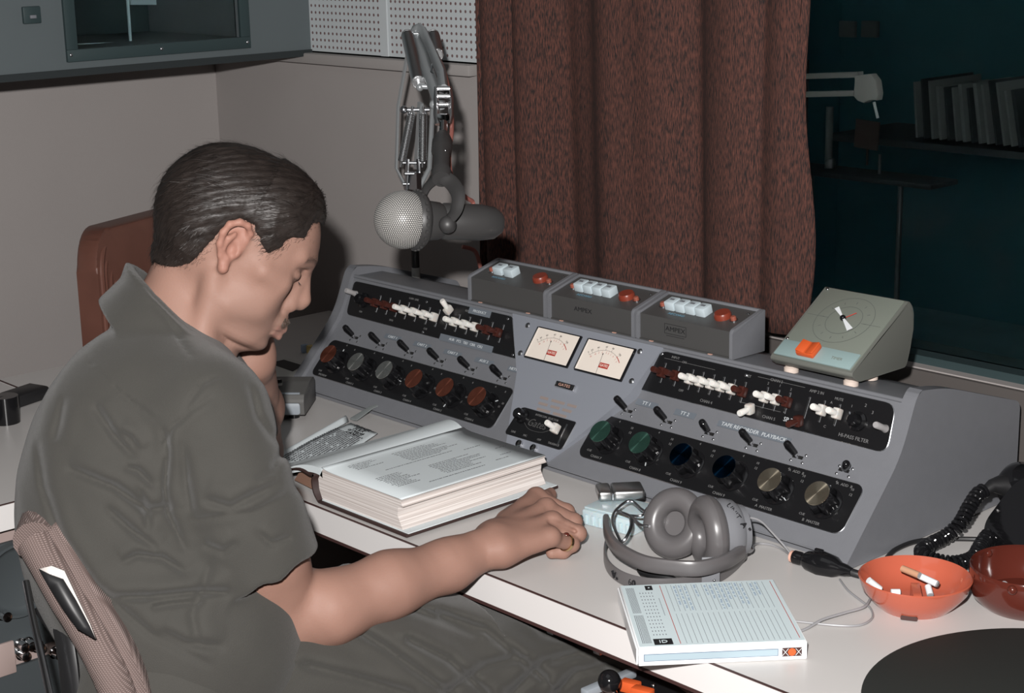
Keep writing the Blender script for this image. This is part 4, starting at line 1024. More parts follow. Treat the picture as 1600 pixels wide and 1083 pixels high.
# ================================================================== small foot-switch like box at left, with papers
pd_ = onz(455, 640, DZ)
bxp = thing('switch_box', 'black and silver switch box with a small button beside the left end of the console', 'switch box', (-2.242, 1.565, DZ), math.radians(43.5))
b = B()
prp = rpoly([(-.070, .010), (-.070, .034), (-.064, .044), (-.012, .052), (.022, .052), (.028, .044), (.028, .010)], [.004, .004, .002, .004, .008, .004, .003])
b.prism(prp, -.13, .012, fn=lambda y, z, x: Vector((x, y, z)), bev=.004); b.obj('case', 'pad_grey', bxp)
b = B(); b.prism(rrect(-.128, .0125, .006, .0315, .004), 0, .003, fn=lambda x, z, h: Vector((x, -.0705 - h, z)), bev=.001); b.obj('front_plate', 'pad_silver', bxp)
b = B(); b.box((-.060, -.063, .0455), (.13, .003, .002), R=Matrix.Rotation(.2, 3, 'X')); b.obj('front_trim', 'pad_silver', bxp)
b = B(); b.lathe([(.0048, 0), (.0048, .004), (0, .004)], n=16, mi=1); b.lathe([(.0040, .004), (.0042, .008), (.003, .010), (0, .010)], n=16); b.obj('button', ['black_gloss', 'dim_white'], bxp, XY((-.035, -.028, .0495)))
for x_, y_ in ((-.010, -.045), (-.11, -.045), (-.010, .012), (-.11, .012)): b = B(); b.lathe([(.009, 0), (.010, .011), (0, .011)], (x_, y_, 0), n=16); b.obj('foot', 'black_gloss', bxp)
pm = onz(462, 588, DZ)
b = B(); b.prism(rpoly([(-.09, -.05), (.055, -.045), (.06, .02), (.0, .05), (-.09, .06)], .012), 0, .004, bev=.001); b.prism([(-.08, .012), (.0, .008), (-.02, .045), (-.08, .045)], .0042, .0046, 1)
tag(b.obj('booklet', ['dim_white', 'ink_black'], None, XY((pm.x - .02, pm.y, DZ))), 'pale booklet with black lettering behind the switch box', 'booklet')
py_ = onz(486, 552, DZ)
tag(B().box((0, 0, .008), (.014, .012, .016), bev=.002).obj('yellow_packet', 'yellow', None, XY(py_)), 'tiny yellow packet on the desk beside the left end of the console', 'packet')
py_ = onz(478, 551, DZ)
tag(B().box((0, 0, .008), (.009, .012, .016), bev=.002).obj('blue_packet', 'pale_blue', None, XY(py_ + Vector((-.004, 0, 0)))), 'tiny pale blue packet standing against the yellow one', 'packet')

# ================================================================== things in front of the console, right half
# ice-white cassette box with lighter on it
wb = onz(930, 800, DZ)
yaw = math.radians(9)
cb = thing('plastic_box', 'translucent pale ribbed plastic box under the lighter', 'box', tuple((onz(909, 819, DZ) + Vector((.041 * math.cos(yaw) - .033 * math.sin(yaw), .041 * math.sin(yaw) + .033 * math.cos(yaw), 0))).xy) + (DZ,), yaw)
b = B(); b.box((0, 0, .011), (.082, .066, .022), bev=.003)
for k in range(7): b.box((-.033 + .011 * k, -.033, .009), (.005, .004, .013), bev=.001)
b.obj('case', 'plastic_ice', cb); b = B(); b.box((0, 0, .0235), (.078, .060, .003), bev=.001); b.obj('lid', 'plastic_ice', cb)
lt = thing('cigarette_lighter', 'flat polished metal cigarette lighter lying on the pale plastic box', 'lighter', tuple(onz(970, 768, DZ + .032).xy) + (DZ + .0255,), math.radians(52))
lt.scale = (1.12, 1.12, 1.12)
b = B(); b.box((.008, 0, .0065), (.038, .036, .0125), bev=.0035, seg=3); b.obj('body', 'brushed', lt)
b = B(); b.box((-.0205, 0, .0065), (.0175, .036, .0125), bev=.0035, seg=3); b.obj('lid', 'brushed', lt)
b = B(); b.cyl((-.012, -.019, .003), (-.012, -.019, .010), .0016, n=10); b.obj('hinge', 'chrome', lt)

# tape reel box
tp_ = thing('tape_box', 'white tape reel box with ruled label lying over the desk edge', 'tape box', (0, 0, 0))
c00, c10, c11, c01 = Vector((-1.167, 1.231, 0)), Vector((-1.051, 1.373, 0)), Vector((-1.181, 1.487, 0)), Vector((-1.299, 1.351, 0))
ux = (c10 - c00).normalized(); uy = Vector((-ux.y, ux.x, 0)); W_, D_ = .1835, .1790
m = Matrix.Identity(4)
for i in range(3): m[i][0] = ux[i]; m[i][1] = uy[i]; m[i][2] = (0, 0, 1)[i]
m.translation = Vector((c00.x, c00.y, DZ + .0005)); tp_.matrix_world = m
H_ = .0205
b = B(); b.box((W_ / 2, D_ / 2, H_ / 2), (W_, D_, H_), bev=.0012); b.obj('case', 'box_white', tp_)
b = B(); b.box((-.0012, D_ / 2 + .002, H_ / 2 - .001), (.0016, D_ - .004, H_ - .004)); b.obj('flap', 'box_white', tp_)
b = B(); z = H_ + .0002
b.box((W_ / 2, D_ / 2 + .001, z), (W_ - .003, D_ - .006, .0003)); lb = b.obj('label_sheet', 'box_label', tp_)
b = B(); z = H_ + .0006
def bb(x0, y0, x1, y1, mi): b.box(((x0 + x1) / 2, (y0 + y1) / 2, z), (x1 - x0, y1 - y0, .0002), mi)
# coordinates: x along the front edge, y away; u from the left edge
bb(.0465, .008, .0472, .172, 1); bb(W_ - .0065, .010, W_ - .0058, .172, 1)
for k in range(20):
    x = .0535 + .0060 * k
    bb(x, .008, x + .0004, .088, 0)
    if k not in (): bb(x, .095, x + .0004, .172, 0)
bb(.0185, .007, .039, .0225, 2); bb(.029, .160, .0375, .173, 2)
b.text('ID', (.0290, .0148, z + .0002), .0100, mi=3); b.text('o', (.0333, .167, z + .0002), .005, mi=3)
for k in range(6): bb(.0240, .0100 + k * .0018, .0345, .0107 + k * .0018, 3)
# small print blocks
for x0, x1, y0, y1, pitch in ((.006, .0155, .094, .168, .0011), (.006, .0080, .012, .088, .0018), (.0095, .0155, .012, .088, .0012)):
    x = x0
    while x < x1:
        y = y0
        while y < y1:
            L = rnd.uniform(.001, .005); bb(x, y, x + pitch * .45, min(y1, y + L), 0); y += L + .0006
        x += pitch
for r_i in range(5):
    for c_i in range(13):
        bb(.0205 + .0034 * r_i, .032 + .0098 * c_i, .0215 + .0034 * r_i, .035 + .0098 * c_i, 0)
y = .085
while y < .135: bb(.0405, y, .0412, y + .0015, 0); y += .0024
# handwriting strokes
for row in (2, 3, 4, 6, 8, 9, 10, 11, 12, 13, 14, 15, 17, 18):
    x = .0535 + .0060 * row - .003; y = .171 - rnd.uniform(0, .004); L = rnd.uniform(.03, .075); pts = []
    t0 = y
    while t0 > y - L:
        seg = []; l2 = rnd.uniform(.006, .014); n2 = int(l2 / .0007)
        for q in range(n2): seg.append((x + .0014 * math.sin(q * 1.9 + rnd.random() * 1.2) + .0006 * rnd.random(), t0 - q * .0007, z + .0002))
        if len(seg) > 2: b.tube(seg, .00016, n=3, mi=4)
        t0 -= l2 + .0022
b.obj('label_print', ['ink_grey', 'ink_red', 'ink_black', 'box_label', 'ink_blue'], tp_)
b = B(); b.prism(rrect(.0055, .0055, .152, .0140, .0006), 0, .0003, fn=lambda x, z, h: Vector((x, -.0002 - h, z)), mi=0); b.prism(rrect(.0063, .0062, .1512, .0133, .0004), 0, .0004, fn=lambda x, z, h: Vector((x, -.0003 - h, z)), mi=1)
b.prism(rrect(.156, .0045, .1775, .0145, .0006), 0, .0003, fn=lambda x, z, h: Vector((x, -.0002 - h, z)), mi=2)
b.lathe([(0, .0007), (.0046, .0007), (.0046, .0002)], (.1667, -.0001, .0095), R=Matrix.Rotation(PI / 2, 3, 'X'), n=8, mi=3)
for cx_ in (.1595, .1740):
    for s_ in (-1, 1): b.box((cx_, -.0006, .0095), (.0004, .0003, .0105), 4, R=Matrix.Rotation(s_ * .68, 3, 'Y'))
b.obj('spine_print', ['ink_blue', 'box_strip', 'seam_brown', 'orange_rocker', 'box_white'], tp_)

# ================================================================== ashtrays
def bowl_mesh(R1, H1, th=.003, foot=.5):
    o_ = [(0, .004), (R1 * foot * .9, .004), (R1 * foot, 0), (R1 * foot + .004, .0), (R1 * .76, H1 * .24), (R1 * .93, H1 * .60), (R1, H1), (R1 - .0015, H1 + .0012), (R1 - th, H1), (R1 * .93 - th, H1 * .70), (R1 * .74 - th, H1 * .36), (R1 * .45, H1 * .20), (0, H1 * .16)]
    return o_
a1 = onz(1430, 922, DZ)
ar = thing('orange_ashtray', 'glossy orange round ashtray with cigarette ends in it', 'ashtray', tuple(onz(1430, 901, .786).xy) + (DZ,), .0)
b = B(); b.lathe(bowl_mesh(.0650, .037, foot=.56), n=64)
o = b.obj('bowl', 'ash_orange', ar)
# cut-out notch under the rim on the near side (foot recess)
b = B()
pr_ = [(-.014, .006), (-.012, .014), (.0, .028), (.010, .030), (.018, .022), (.024, .006)]
ra = math.radians(-50); b.prism(rpoly([(-.004, .004), (-.004, .026), (.002, .030), (.030, .027), (.046, .020), (.046, .006)], .003), -.0048, .0048, fn=lambda x, z, y: Vector((x * math.cos(ra) - y * math.sin(ra), x * math.sin(ra) + y * math.cos(ra), z)), bev=.0022)
b.obj('rest', 'ash_orange', ar)
ra = math.radians(-62)
b = B(); b.prism(rpoly([(-.010, .0005), (-.010, .005), (.0, .009), (.009, .005), (.009, .0005)], .002), .034, .0462, fn=lambda x, z, y: Vector((x * math.cos(ra + PI / 2) + y * math.cos(ra), x * math.sin(ra + PI / 2) + y * math.sin(ra), z))); b.obj('notch', 'seam_brown', ar)
def cig(name, p, q, frac, label, burnt=True):
    p = Vector(p); q = Vector(q); d = q - p; b = B(); r = .004
    t = thing(name, label, 'cigarette end', p, group=None)
    d0 = d * frac
    if frac > 0: b.cyl((0, 0, 0), d0, r, n=14, mi=0)
    b.cyl(d0, d * .93, r * .97, n=14, mi=1); b.cyl(d * .93, d, r * .97, r * .8, n=12, mi=2)
    o = b.obj(name, ['cig_filter', 'cig_white', 'ash'], None, XY(p)); bpy.data.objects.remove(t)
    return tag(o, label, 'cigarette end')
Z_ = DZ
def az(px, py, z): return onz(px, py, z)
cig('cigarette_end', az(1410, 888, .7875), az(1437, 899, .787), .99, 'tan filter end lying against the rest in the orange ashtray')
cig('cigarette_end', az(1438, 900, .784), az(1466, 913, .7795), 0, 'long white cigarette stub with burnt tip, right of the rest in the orange ashtray')
cig('cigarette_end', az(1357, 906, .7835), az(1376, 921, .770), 0, 'white cigarette stub leaning on the left wall of the orange ashtray')
cig('cigarette_end', az(1392, 925, .765), az(1407, 925, .765), 0, 'short white stub flat on the floor of the orange ashtray')
cig('cigarette_end', az(1450, 916, .772), az(1454, 931, .766), 0, 'short ashy stub upright beside the rest in the orange ashtray')
a2 = thing('brown_ashtray', 'glossy dark brown round ashtray cut by the right edge beside the orange one', 'ashtray', tuple(onz(1607, 885, .797).xy) + (DZ,))
b = B(); b.lathe([(0, .003), (.040, .003), (.044, 0), (.050, .0), (.061, .010), (.066, .022), (.0665, .046), (.065, .049), (.062, .047), (.061, .024), (.052, .012), (0, .009)], n=60); b.obj('bowl', 'ash_brown', a2)
b = B()
for k in range(3):
    t_ = 2.9 + k * 2 * PI / 3; b.sph((.0655 * math.cos(t_), .0655 * math.sin(t_), .042), .006, n=14)
b.obj('rim_rest', 'ash_brown', a2)
cig('cigarette_end', tuple(onz(1566, 922, .764)), tuple(onz(1570, 911, .776)), 0, 'white cigarette stub standing in the dark brown ashtray')

# turntable platter inset, lower right
pt = thing('record_turntable', 'large black felt turntable platter at the lower right corner of the desk', 'turntable', (-.795, 1.452, DZ))
pl = B(); pl.lathe([(0, .001), (.1935, .001), (.196, .003), (.196, .005), (.192, .007), (0, .007)], n=96); pl.obj('platter', 'vinyl_platter', pt)
pl = B(); pl.lathe([(0, .022), (.003, .020), (.0036, .007)], n=16); pl.obj('spindle', 'chrome', pt)

# ================================================================== telephone with coiled cord
ph = thing('telephone', 'black desk telephone at the right edge behind the ashtrays', 'telephone', tuple((onz(1562, 866, DZ) + Vector((.085, .055, 0))).xy) + (DZ,), math.radians(-35))
b = B(); b.prism(rpoly([(-.10, 0), (-.10, .03), (-.06, .085), (.05, .105), (.09, .09), (.095, 0)], [.004, .012, .02, .02, .012, .004]), -.075, .075, fn=lambda y, z, x: Vector((x, y, z)), bev=.008); b.obj('body', 'black_gloss', ph)
hs = thing('telephone_handset', 'black telephone handset propped up at the right edge above the ashtrays', 'handset', (0, 0, 0))
e_a = at(1594, 762, 2.20); 
dirn = (RIGHT * .10 + FWD * .95 - DOWN * .1).normalized()
b = B(); qz = (RIGHT * -.35 + DOWN * .25 - FWD * .9).normalized().to_track_quat('Z', 'Y').to_matrix()
b.tube(smooth_path([e_a, e_a + RIGHT * .03 - DOWN * .015 + FWD * .03, e_a + RIGHT * .09 - DOWN * .030 + FWD * .06, e_a + RIGHT * .15 - DOWN * .012 + FWD * .07], 6), .016, n=14, rs=None)
b.obj('handle', 'black_gloss', hs)
b = B(); b.lathe([(0, .024), (.018, .022), (.028, .012), (.031, -.002), (.029, -.020), (.020, -.036), (0, -.042)], e_a, R=qz, n=36); b.obj('mouthpiece', 'black_gloss', hs)
nk = at(1540, 765, 2.185)
b = B(); b.tube([e_a, at(1562, 757, 2.192), at(1549, 759, 2.188), nk - Vector((0, 0, .001))], .008, n=12, rs=[.020, .0125, .0085, .0065]); b.obj('cord_grip', 'black_rubber', hs)
def coil(path, r, wr, pitch, lab):
    path = smooth_path(path, 40); L = 0; ds = [0]
    for p, q in zip(path, path[1:]): L += (q - p).length; ds.append(L)
    turns = L / pitch; n = int(turns * 14); pts = []
    u = None; j = 0
    for k in range(n + 1):
        s_ = L * k / n
        while j < len(ds) - 2 and ds[j + 1] < s_: j += 1
        t_ = (s_ - ds[j]) / max(1e-9, ds[j + 1] - ds[j]); p = path[j].lerp(path[j + 1], t_); d = (path[min(j + 2, len(path) - 1)] - path[max(j - 1, 0)]).normalized()
        if u is None: u = d.orthogonal().normalized()
        u = (u - d * u.dot(d)).normalized(); v = d.cross(u); a = 2 * PI * k / 14
        pts.append(p + (u * math.cos(a) + v * math.sin(a)) * r)
    return tag(B().tube(pts, wr, n=7).obj('coiled_cord', 'black_gloss'), lab, 'cord')
zc = DZ + .0125
coil([nk, at(1528, 772, 2.18), at(1514, 793, 2.165) , at(1500, 818, 2.15), onz(1478, 838, zc + .004), onz(1455, 850, zc), onz(1440, 862, zc), onz(1455, 874, zc), onz(1490, 880, zc), onz(1520, 872, zc), onz(1533, 852, zc), onz(1545, 836, zc + .004), onz(1565, 824, zc + .006)], .0078, .0026, .0068, 'black coiled telephone cord looping across the desk behind the ashtrays')
pts = smooth_path([onz(1386, 871, DZ + .004), onz(1400, 858, DZ + .004), onz(1430, 846, DZ + .004), onz(1470, 842, DZ + .004), onz(1520, 842, DZ + .004), onz(1560, 845, DZ + .004)], 8)
tag(B().tube(pts, .0032, n=8).obj('black_lead', 'black_rubber'), 'black lead on the desk running beneath the coiled cord', 'cable')

# ================================================================== headphone plug adaptor and thin lead
ja = thing('plug_adapter', 'fat black cable plug lying on the desk between headphones and orange ashtray', 'plug', onz(1285, 884, DZ))
ji = Matrix.Translation(-ja.location)
b = B(ji); P0, P1 = onz(1238, 869, DZ + .010), onz(1322, 891, DZ + .010)
def lp(t, dz=0): p = P0.lerp(P1, t); return p + Vector((0, 0, dz))
b.tube([lp(0), lp(.04), lp(.16), lp(.20), lp(.30), lp(.55), lp(.80), lp(.90), lp(1.0), lp(1.10)], .01, n=20, rs=[.006, .0085, .0085, .0075, .0125, .0165, .0135, .0085, .0075, .005])
b.box(lp(.5, .016), (.012, .005, .006), bev=.0015, R=Matrix.Rotation(math.atan2(P1.y - P0.y, P1.x - P0.x), 3, 'Z')); b.obj('housing', 'black_gloss', ja)
b = B(ji); b.tube([lp(-.02), lp(.03)], .0075, n=18); b.obj('collar', 'copper', ja)
tag(B().tube(smooth_path([lp(1.05), onz(1345, 898, DZ + .006), onz(1368, 902, DZ + .006), onz(1400, 905, DZ + .006) + Vector((.0, .02, 0)), onz(1500, 925, DZ + .006)], 8), .0050, n=10).obj('black_lead', 'black_rubber'), 'thick black lead running from the plug behind the orange ashtray', 'cable')
tag(B().tube(smooth_path([onz(1312, 905, DZ + .0022), onz(1325, 922, DZ + .0022), onz(1345, 938, DZ + .0022), onz(1360, 950, DZ + .0022), onz(1363, 965, DZ + .0022), onz(1345, 976, DZ + .0022), onz(1310, 977, DZ + .0022), onz(1250, 971, DZ + .0022), onz(1225, 968, DZ + .0022)], 8), .0013, n=8).obj('thin_lead', 'cable_grey'), 'thin grey lead curving under the right edge of the tape box', 'cable')
tag(B().tube(smooth_path([onz(1360, 935, DZ + .0050), onz(1350, 948, DZ + .0050), onz(1320, 957, DZ + .0050), onz(1285, 968, DZ + .0050), onz(1258, 983, DZ + .0022), onz(1235, 990, DZ + .0022)], 8), .0016, n=8).obj('thin_lead', 'cable_grey'), 'thin grey lead crossing over the other from below the orange ashtray', 'cable')
# ================================================================== the seated man: smooth implicit body turned into one continuous skin
NR, ND, NF = (np.array(v) for v in (RIGHT, DOWN, FWD)); NC = np.array((0, 0, CAMH))
def A3(px, py, d): return NC + (NR * ((px - 800) / FPX) + ND * ((py - 541) / FPX) + NF) * d
def Z3(px, py, z): return np.array(onz(px, py, z))
def smin(a, b, k):
    if k <= 0: return np.minimum(a, b)
    h = np.clip(.5 + .5 * (b - a) / k, 0, 1); return b * (1 - h) + a * h - k * h * (1 - h)
def smax(a, b, k): return -smin(-a, -b, k)
class Field:
    def __init__(s): s.p = []; s.post = []
    def add(s, fn, c, R, k=.01, op='u'): s.p.append((fn, np.array(c, float), R, k, op)); return s
    def cone(s, a, b, ra, rb=None, k=.01, op='u', flat=None):
        a = np.array(a, float); b = np.array(b, float); rb = ra if rb is None else rb; ab = b - a; L2 = max(1e-12, ab @ ab)
        def fn(p):
            t = np.clip(((p - a) @ ab) / L2, 0, 1); q = p - a - t[:, None] * ab
            if flat is not None:
                ax_, f_ = flat; c_ = q @ ax_; q = q + np.outer(c_ * (f_ - 1), ax_)
            return np.sqrt((q * q).sum(1)) - (ra + (rb - ra) * t)
        s.add(fn, (a + b) / 2, math.sqrt(L2) / 2 + max(ra, rb) * 1.15, k, op); return s
    def chain(s, pts, rs, k=.01, op='u'):
        for (a, b), (ra, rb) in zip(zip(pts, pts[1:]), zip(rs, rs[1:])): s.cone(a, b, ra, rb, k, op)
        return s
    def ell(s, c, r, Rm=None, k=.01, op='u'):
        c = np.array(c, float); r = np.array(r, float); Rm = np.eye(3) if Rm is None else Rm   # rows: local axes
        def fn(p):
            q = (p - c) @ Rm.T; k0 = np.sqrt(((q / r) ** 2).sum(1)); k1 = np.sqrt(((q / (r * r)) ** 2).sum(1)); return k0 * (k0 - 1) / np.maximum(k1, 1e-9)
        s.add(fn, c, r.max(), k, op); return s
    def ev(s, p, prims=None):
        d = np.full(len(p), 1.0)
        for fn, c, R, k, op in (s.p if prims is None else prims):
            if op == 'd': d = fn(p, d)
            elif op == 'u': d = smin(d, fn(p), k)
            else: d = smax(d, -fn(p), k)
        return d
    def mesh(s, name, h, lo, hi):
        n = 16; lo = np.array(lo); hi = np.array(hi); nb = np.ceil((hi - lo) / (h * n)).astype(int)
        NY, NZ = int(nb[1] * n + 4), int(nb[2] * n + 4)
        bc = np.stack(np.meshgrid(*[np.arange(k) for k in nb], indexing='ij'), -1).reshape(-1, 3)
        cen = lo + (bc + .5) * n * h; d = s.ev(cen); keep = bc[np.abs(d) < n * h * .87 * 1.45 + .035]
        g = np.stack(np.meshgrid(*[np.arange(n + 1)] * 3, indexing='ij'), -1).reshape(-1, 3)
        ids = []; pos = []; quads = []
        half = n * h * .87
        for bb in keep:
            o = lo + bb * n * h; cc = o + n * h / 2
            pr = [q for q in s.p if q[4] == 'd' or np.linalg.norm(q[1] - cc) < q[2] + half + q[3] + .030]
            if not any(q[4] == 'u' for q in pr): continue
            v = s.ev(o + g * h, pr).reshape(n + 1, n + 1, n + 1); sg = v < 0
            if sg.all() or not sg.any(): continue
            cs = [sg[i:n + i, j:n + j, k:n + k] for i in (0, 1) for j in (0, 1) for k in (0, 1)]
            cnt = sum(c.astype(int) for c in cs); act = np.argwhere((cnt > 0) & (cnt < 8))
            corners = np.array([(i, j, k) for i in (0, 1) for j in (0, 1) for k in (0, 1)])
            cv = v[act[:, 0, None] + corners[:, 0], act[:, 1, None] + corners[:, 1], act[:, 2, None] + corners[:, 2]]
            acc = np.zeros((len(act), 3)); num = np.zeros(len(act))
            for a in range(8):
                for b_ in range(a + 1, 8):
                    if np.abs(corners[a] - corners[b_]).sum() != 1: continue
                    m_ = (cv[:, a] < 0) != (cv[:, b_] < 0)
                    t = np.where(m_, cv[:, a] / np.where(m_, cv[:, a] - cv[:, b_], 1), 0)
                    acc += np.where(m_[:, None], corners[a] + t[:, None] * (corners[b_] - corners[a]), 0); num += m_
            gi = act + bb * n
            pos.append(lo + (gi + acc / num[:, None]) * h); ids.append(((gi[:, 0] + 1) * NY + gi[:, 1] + 1) * NZ + gi[:, 2] + 1)
            for axn in range(3):
                e = np.zeros(3, int); e[axn] = 1
                s0 = sg[:n, :n, :n]; s1 = sg[e[0]:n + e[0], e[1]:n + e[1], e[2]:n + e[2]]
                w_ = np.argwhere(s0 != s1)
                if not len(w_): continue
                fl_ = s0[w_[:, 0], w_[:, 1], w_[:, 2]]; gw = w_ + bb * n
                u_ = np.zeros(3, int); u_[(axn + 1) % 3] = 1; t_ = np.zeros(3, int); t_[(axn + 2) % 3] = 1
                q4 = [gw, gw - u_, gw - u_ - t_, gw - t_]
                Q = np.stack([((q[:, 0] + 1) * NY + q[:, 1] + 1) * NZ + q[:, 2] + 1 for q in q4], 1)
                Q[~fl_] = Q[~fl_][:, ::-1]; quads.append(Q)
        ids = np.concatenate(ids); pos = np.concatenate(pos); quads = np.concatenate(quads)
        od = np.argsort(ids); ids = ids[od]; pos = pos[od]
        ix = np.searchsorted(ids, quads); ix = np.clip(ix, 0, len(ids) - 1); ok = (ids[ix] == quads).all(1); F_ = ix[ok]
        me = bpy.data.meshes.new(name); me.vertices.add(len(pos)); me.vertices.foreach_set('co', pos.astype(np.float32).ravel())
        me.loops.add(F_.size); me.loops.foreach_set('vertex_index', F_.astype(np.int32).ravel()); me.polygons.add(len(F_))
        me.polygons.foreach_set('loop_start', (np.arange(len(F_)) * 4).astype(np.int32)); me.polygons.foreach_set('loop_total', np.full(len(F_), 4, np.int32))
        me.polygons.foreach_set('use_smooth', np.ones(len(F_), bool)); me.update(calc_edges=True); me.validate()
        return me, pos, F_

def nz(p, f, seed=0):
    """cheap smooth noise"""
    r = np.random.default_rng(seed); o = np.zeros(len(p))
    for k in range(6):
        w_ = r.normal(size=3); w_ *= f * (.7 + .6 * r.random()) / np.linalg.norm(w_); o += np.sin(p @ w_ + r.random() * 6.28 + 1.3 * np.sin(p @ (w_[[1, 2, 0]] * .7) + r.random() * 6))
    return o / 6

# ---- head frame
HC = A3(370, 385, 2.03)
pit = math.radians(28); yw = math.radians(10)
f0 = NR * math.cos(pit) + ND * math.sin(pit); up0 = NR * math.sin(pit) - ND * math.cos(pit)
Hf = f0 * math.cos(yw) + NF * math.sin(yw); Hs = NF * math.cos(yw) - f0 * math.sin(yw)     # Hs points to the man's left (away from the camera)
Hu = up0
HM = np.array([Hf, Hs, Hu])
def HW(f, l, u): return HC + Hf * f + Hs * l + Hu * u
U_ = np.array([-.101, -.098, -.095, -.090, -.082, -.072, -.060, -.045, -.030, -.015, .000, .015, .030, .045, .060, .072, .083, .092, .098, .102])
Fr = np.array([.060, .071, .0775, .0815, .0825, .0845, .0855, .0825, .0810, .0805, .0820, .0870, .0905, .0890, .0845, .0770, .0660, .0500, .033, .010])
Bk = np.array([.035, .022, .008, -.002, -.014, -.040, -.052, -.068, -.080, -.0885, -.0945, -.0980, -.0990, -.0980, -.0940, -.0880, -.0780, -.0630, -.048, -.028])
Wd = np.array([.022, .036, .043, .048, .0505, .052, .056, .061, .066, .070, .0725, .0745, .0755, .0755, .0735, .0690, .0610, .0490, .037, .020])
Md = np.array([.040, .035, .028, .020, .014, .008, .004, .000, -.004, -.008, -.012, -.014, -.016, -.018, -.018, -.018, -.018, -.018, -.018, -.015])
def head_d(p):
    q = (p - HC) @ HM.T; f, l, u = q[:, 0], q[:, 1], q[:, 2]
    uc = np.clip(u, U_[0], U_[-1]); F = np.interp(uc, U_, Fr); Bq = np.interp(uc, U_, Bk); W = np.interp(uc, U_, Wd); m_ = np.interp(uc, U_, Md)
    fr = f >= m_; half = np.where(fr, F - m_, m_ - Bq); ex = np.where(fr, 2.35, 2.1)
    a = np.abs(f - m_) / np.maximum(half, 1e-3); b_ = np.abs(l) / np.maximum(W, 1e-3)
    k0 = (a ** ex + b_ ** ex) ** (1 / ex)
    g = np.sqrt((a / np.maximum(half, 1e-3)) ** 2 + (b_ / np.maximum(W, 1e-3)) ** 2) / np.maximum(k0, 1e-3)
    d = (k0 - 1) / np.maximum(g, 1)
    du = np.maximum(u - U_[-1], 0) + np.maximum(U_[0] - u, 0)
    d = np.where(du > 0, np.sqrt(np.maximum(d, 0) ** 2 + du ** 2), d) * .92
    e = 2.35; x = np.stack([np.abs(f + .006) / .0945, np.abs(l) / .0755, np.abs(u - .020) / .0840], 1); k = ((x ** e).sum(1)) ** (1 / e)
    de = (k - 1) * np.sqrt((f + .006) ** 2 + l * l + (u - .020) ** 2) / np.maximum(k, .05)
    wt = np.clip((u - .030) / .030, 0, 1); wt = wt * wt * (3 - 2 * wt)
    return d * (1 - wt) + de * wt

Bd = Field()
Bd.add(head_d, HC, .125, .012)
H = HW
# face features
Bd.cone(H(.0865, 0, .012), H(.0985, 0, -.019), .0062, .0088, .010)            # bridge
Bd.cone(H(.0975, 0, -.0215), H(.0970, 0, -.0250), .0095, .0088, .006)        # tip
for s_ in (-1, 1):
    Bd.cone(H(.0800, .0065 * s_, .006), H(.0865, .0100 * s_, -.028), .0080, .0080, .010)
    Bd.cone(H(.088, .010 * s_, -.034), H(.084, .013 * s_, -.036), .0068, .006, .006)       # nostril wing
    Bd.cone(H(.0815, .012 * s_, .0235), H(.071, .043 * s_, .0250), .0085, .0070, .012)     # brow
    Bd.cone(H(.062, .047 * s_, -.014), H(.040, .062 * s_, -.010), .013, .010, .020)        # cheek bone
    Bd.cone(H(.050, .040 * s_, -.045), H(.020, .050 * s_, -.062), .018, .016, .024)        # cheek / jaw muscle
Bd.ell(H(.086, 0, -.055), (.010, .022, .012), HM, .010)                     # mouth area
for s_ in (-1, 1): Bd.ell(H(.0885, .030 * s_, .004), (.0075, .012, .0080), HM, .010, 's')
for s_ in (-1, 1):
    Bd.ell(H(.0700, .031 * s_, .0035), (.0122, .0125, .0105), HM, .004)                    # eyeball with lowered lid
    Bd.cone(H(.083, .022 * s_, -.0035), H(.078, .042 * s_, -.003), .0008, .0007, .002, 's')
    Bd.cone(H(.0845, .020 * s_, .0125), H(.076, .044 * s_, .0105), .0016, .0012, .004, 's')
    Bd.ell(H(.0915, .0075 * s_, -.0385), (.0045, .0030, .0030), HM, .002, 's')             # nostril
Bd.cone(H(.0935, 0, -.0620), H(.085, .016, -.0655), .0050, .0030, .004); Bd.cone(H(.0935, 0, -.0620), H(.085, -.016, -.0655), .0050, .0030, .004)
Bd.cone(H(.0915, 0, -.0725), H(.084, .014, -.0705), .0055, .0030, .004); Bd.cone(H(.0915, 0, -.0725), H(.084, -.014, -.0705), .0055, .0030, .004)
Bd.cone(H(.0990, -.003, -.0672), H(.084, -.020, -.0680), .0014, .0012, .002, 's'); Bd.cone(H(.0990, .003, -.0672), H(.084, .020, -.0680), .0014, .0012, .002, 's')
Bd.cone(H(.0905, .014, -.080), H(.0905, -.014, -.080), .003, .003, .006, 's')
Bd.ell(H(.070, 0, -.0900), (.0145, .016, .0115), HM, .012)                  # chin
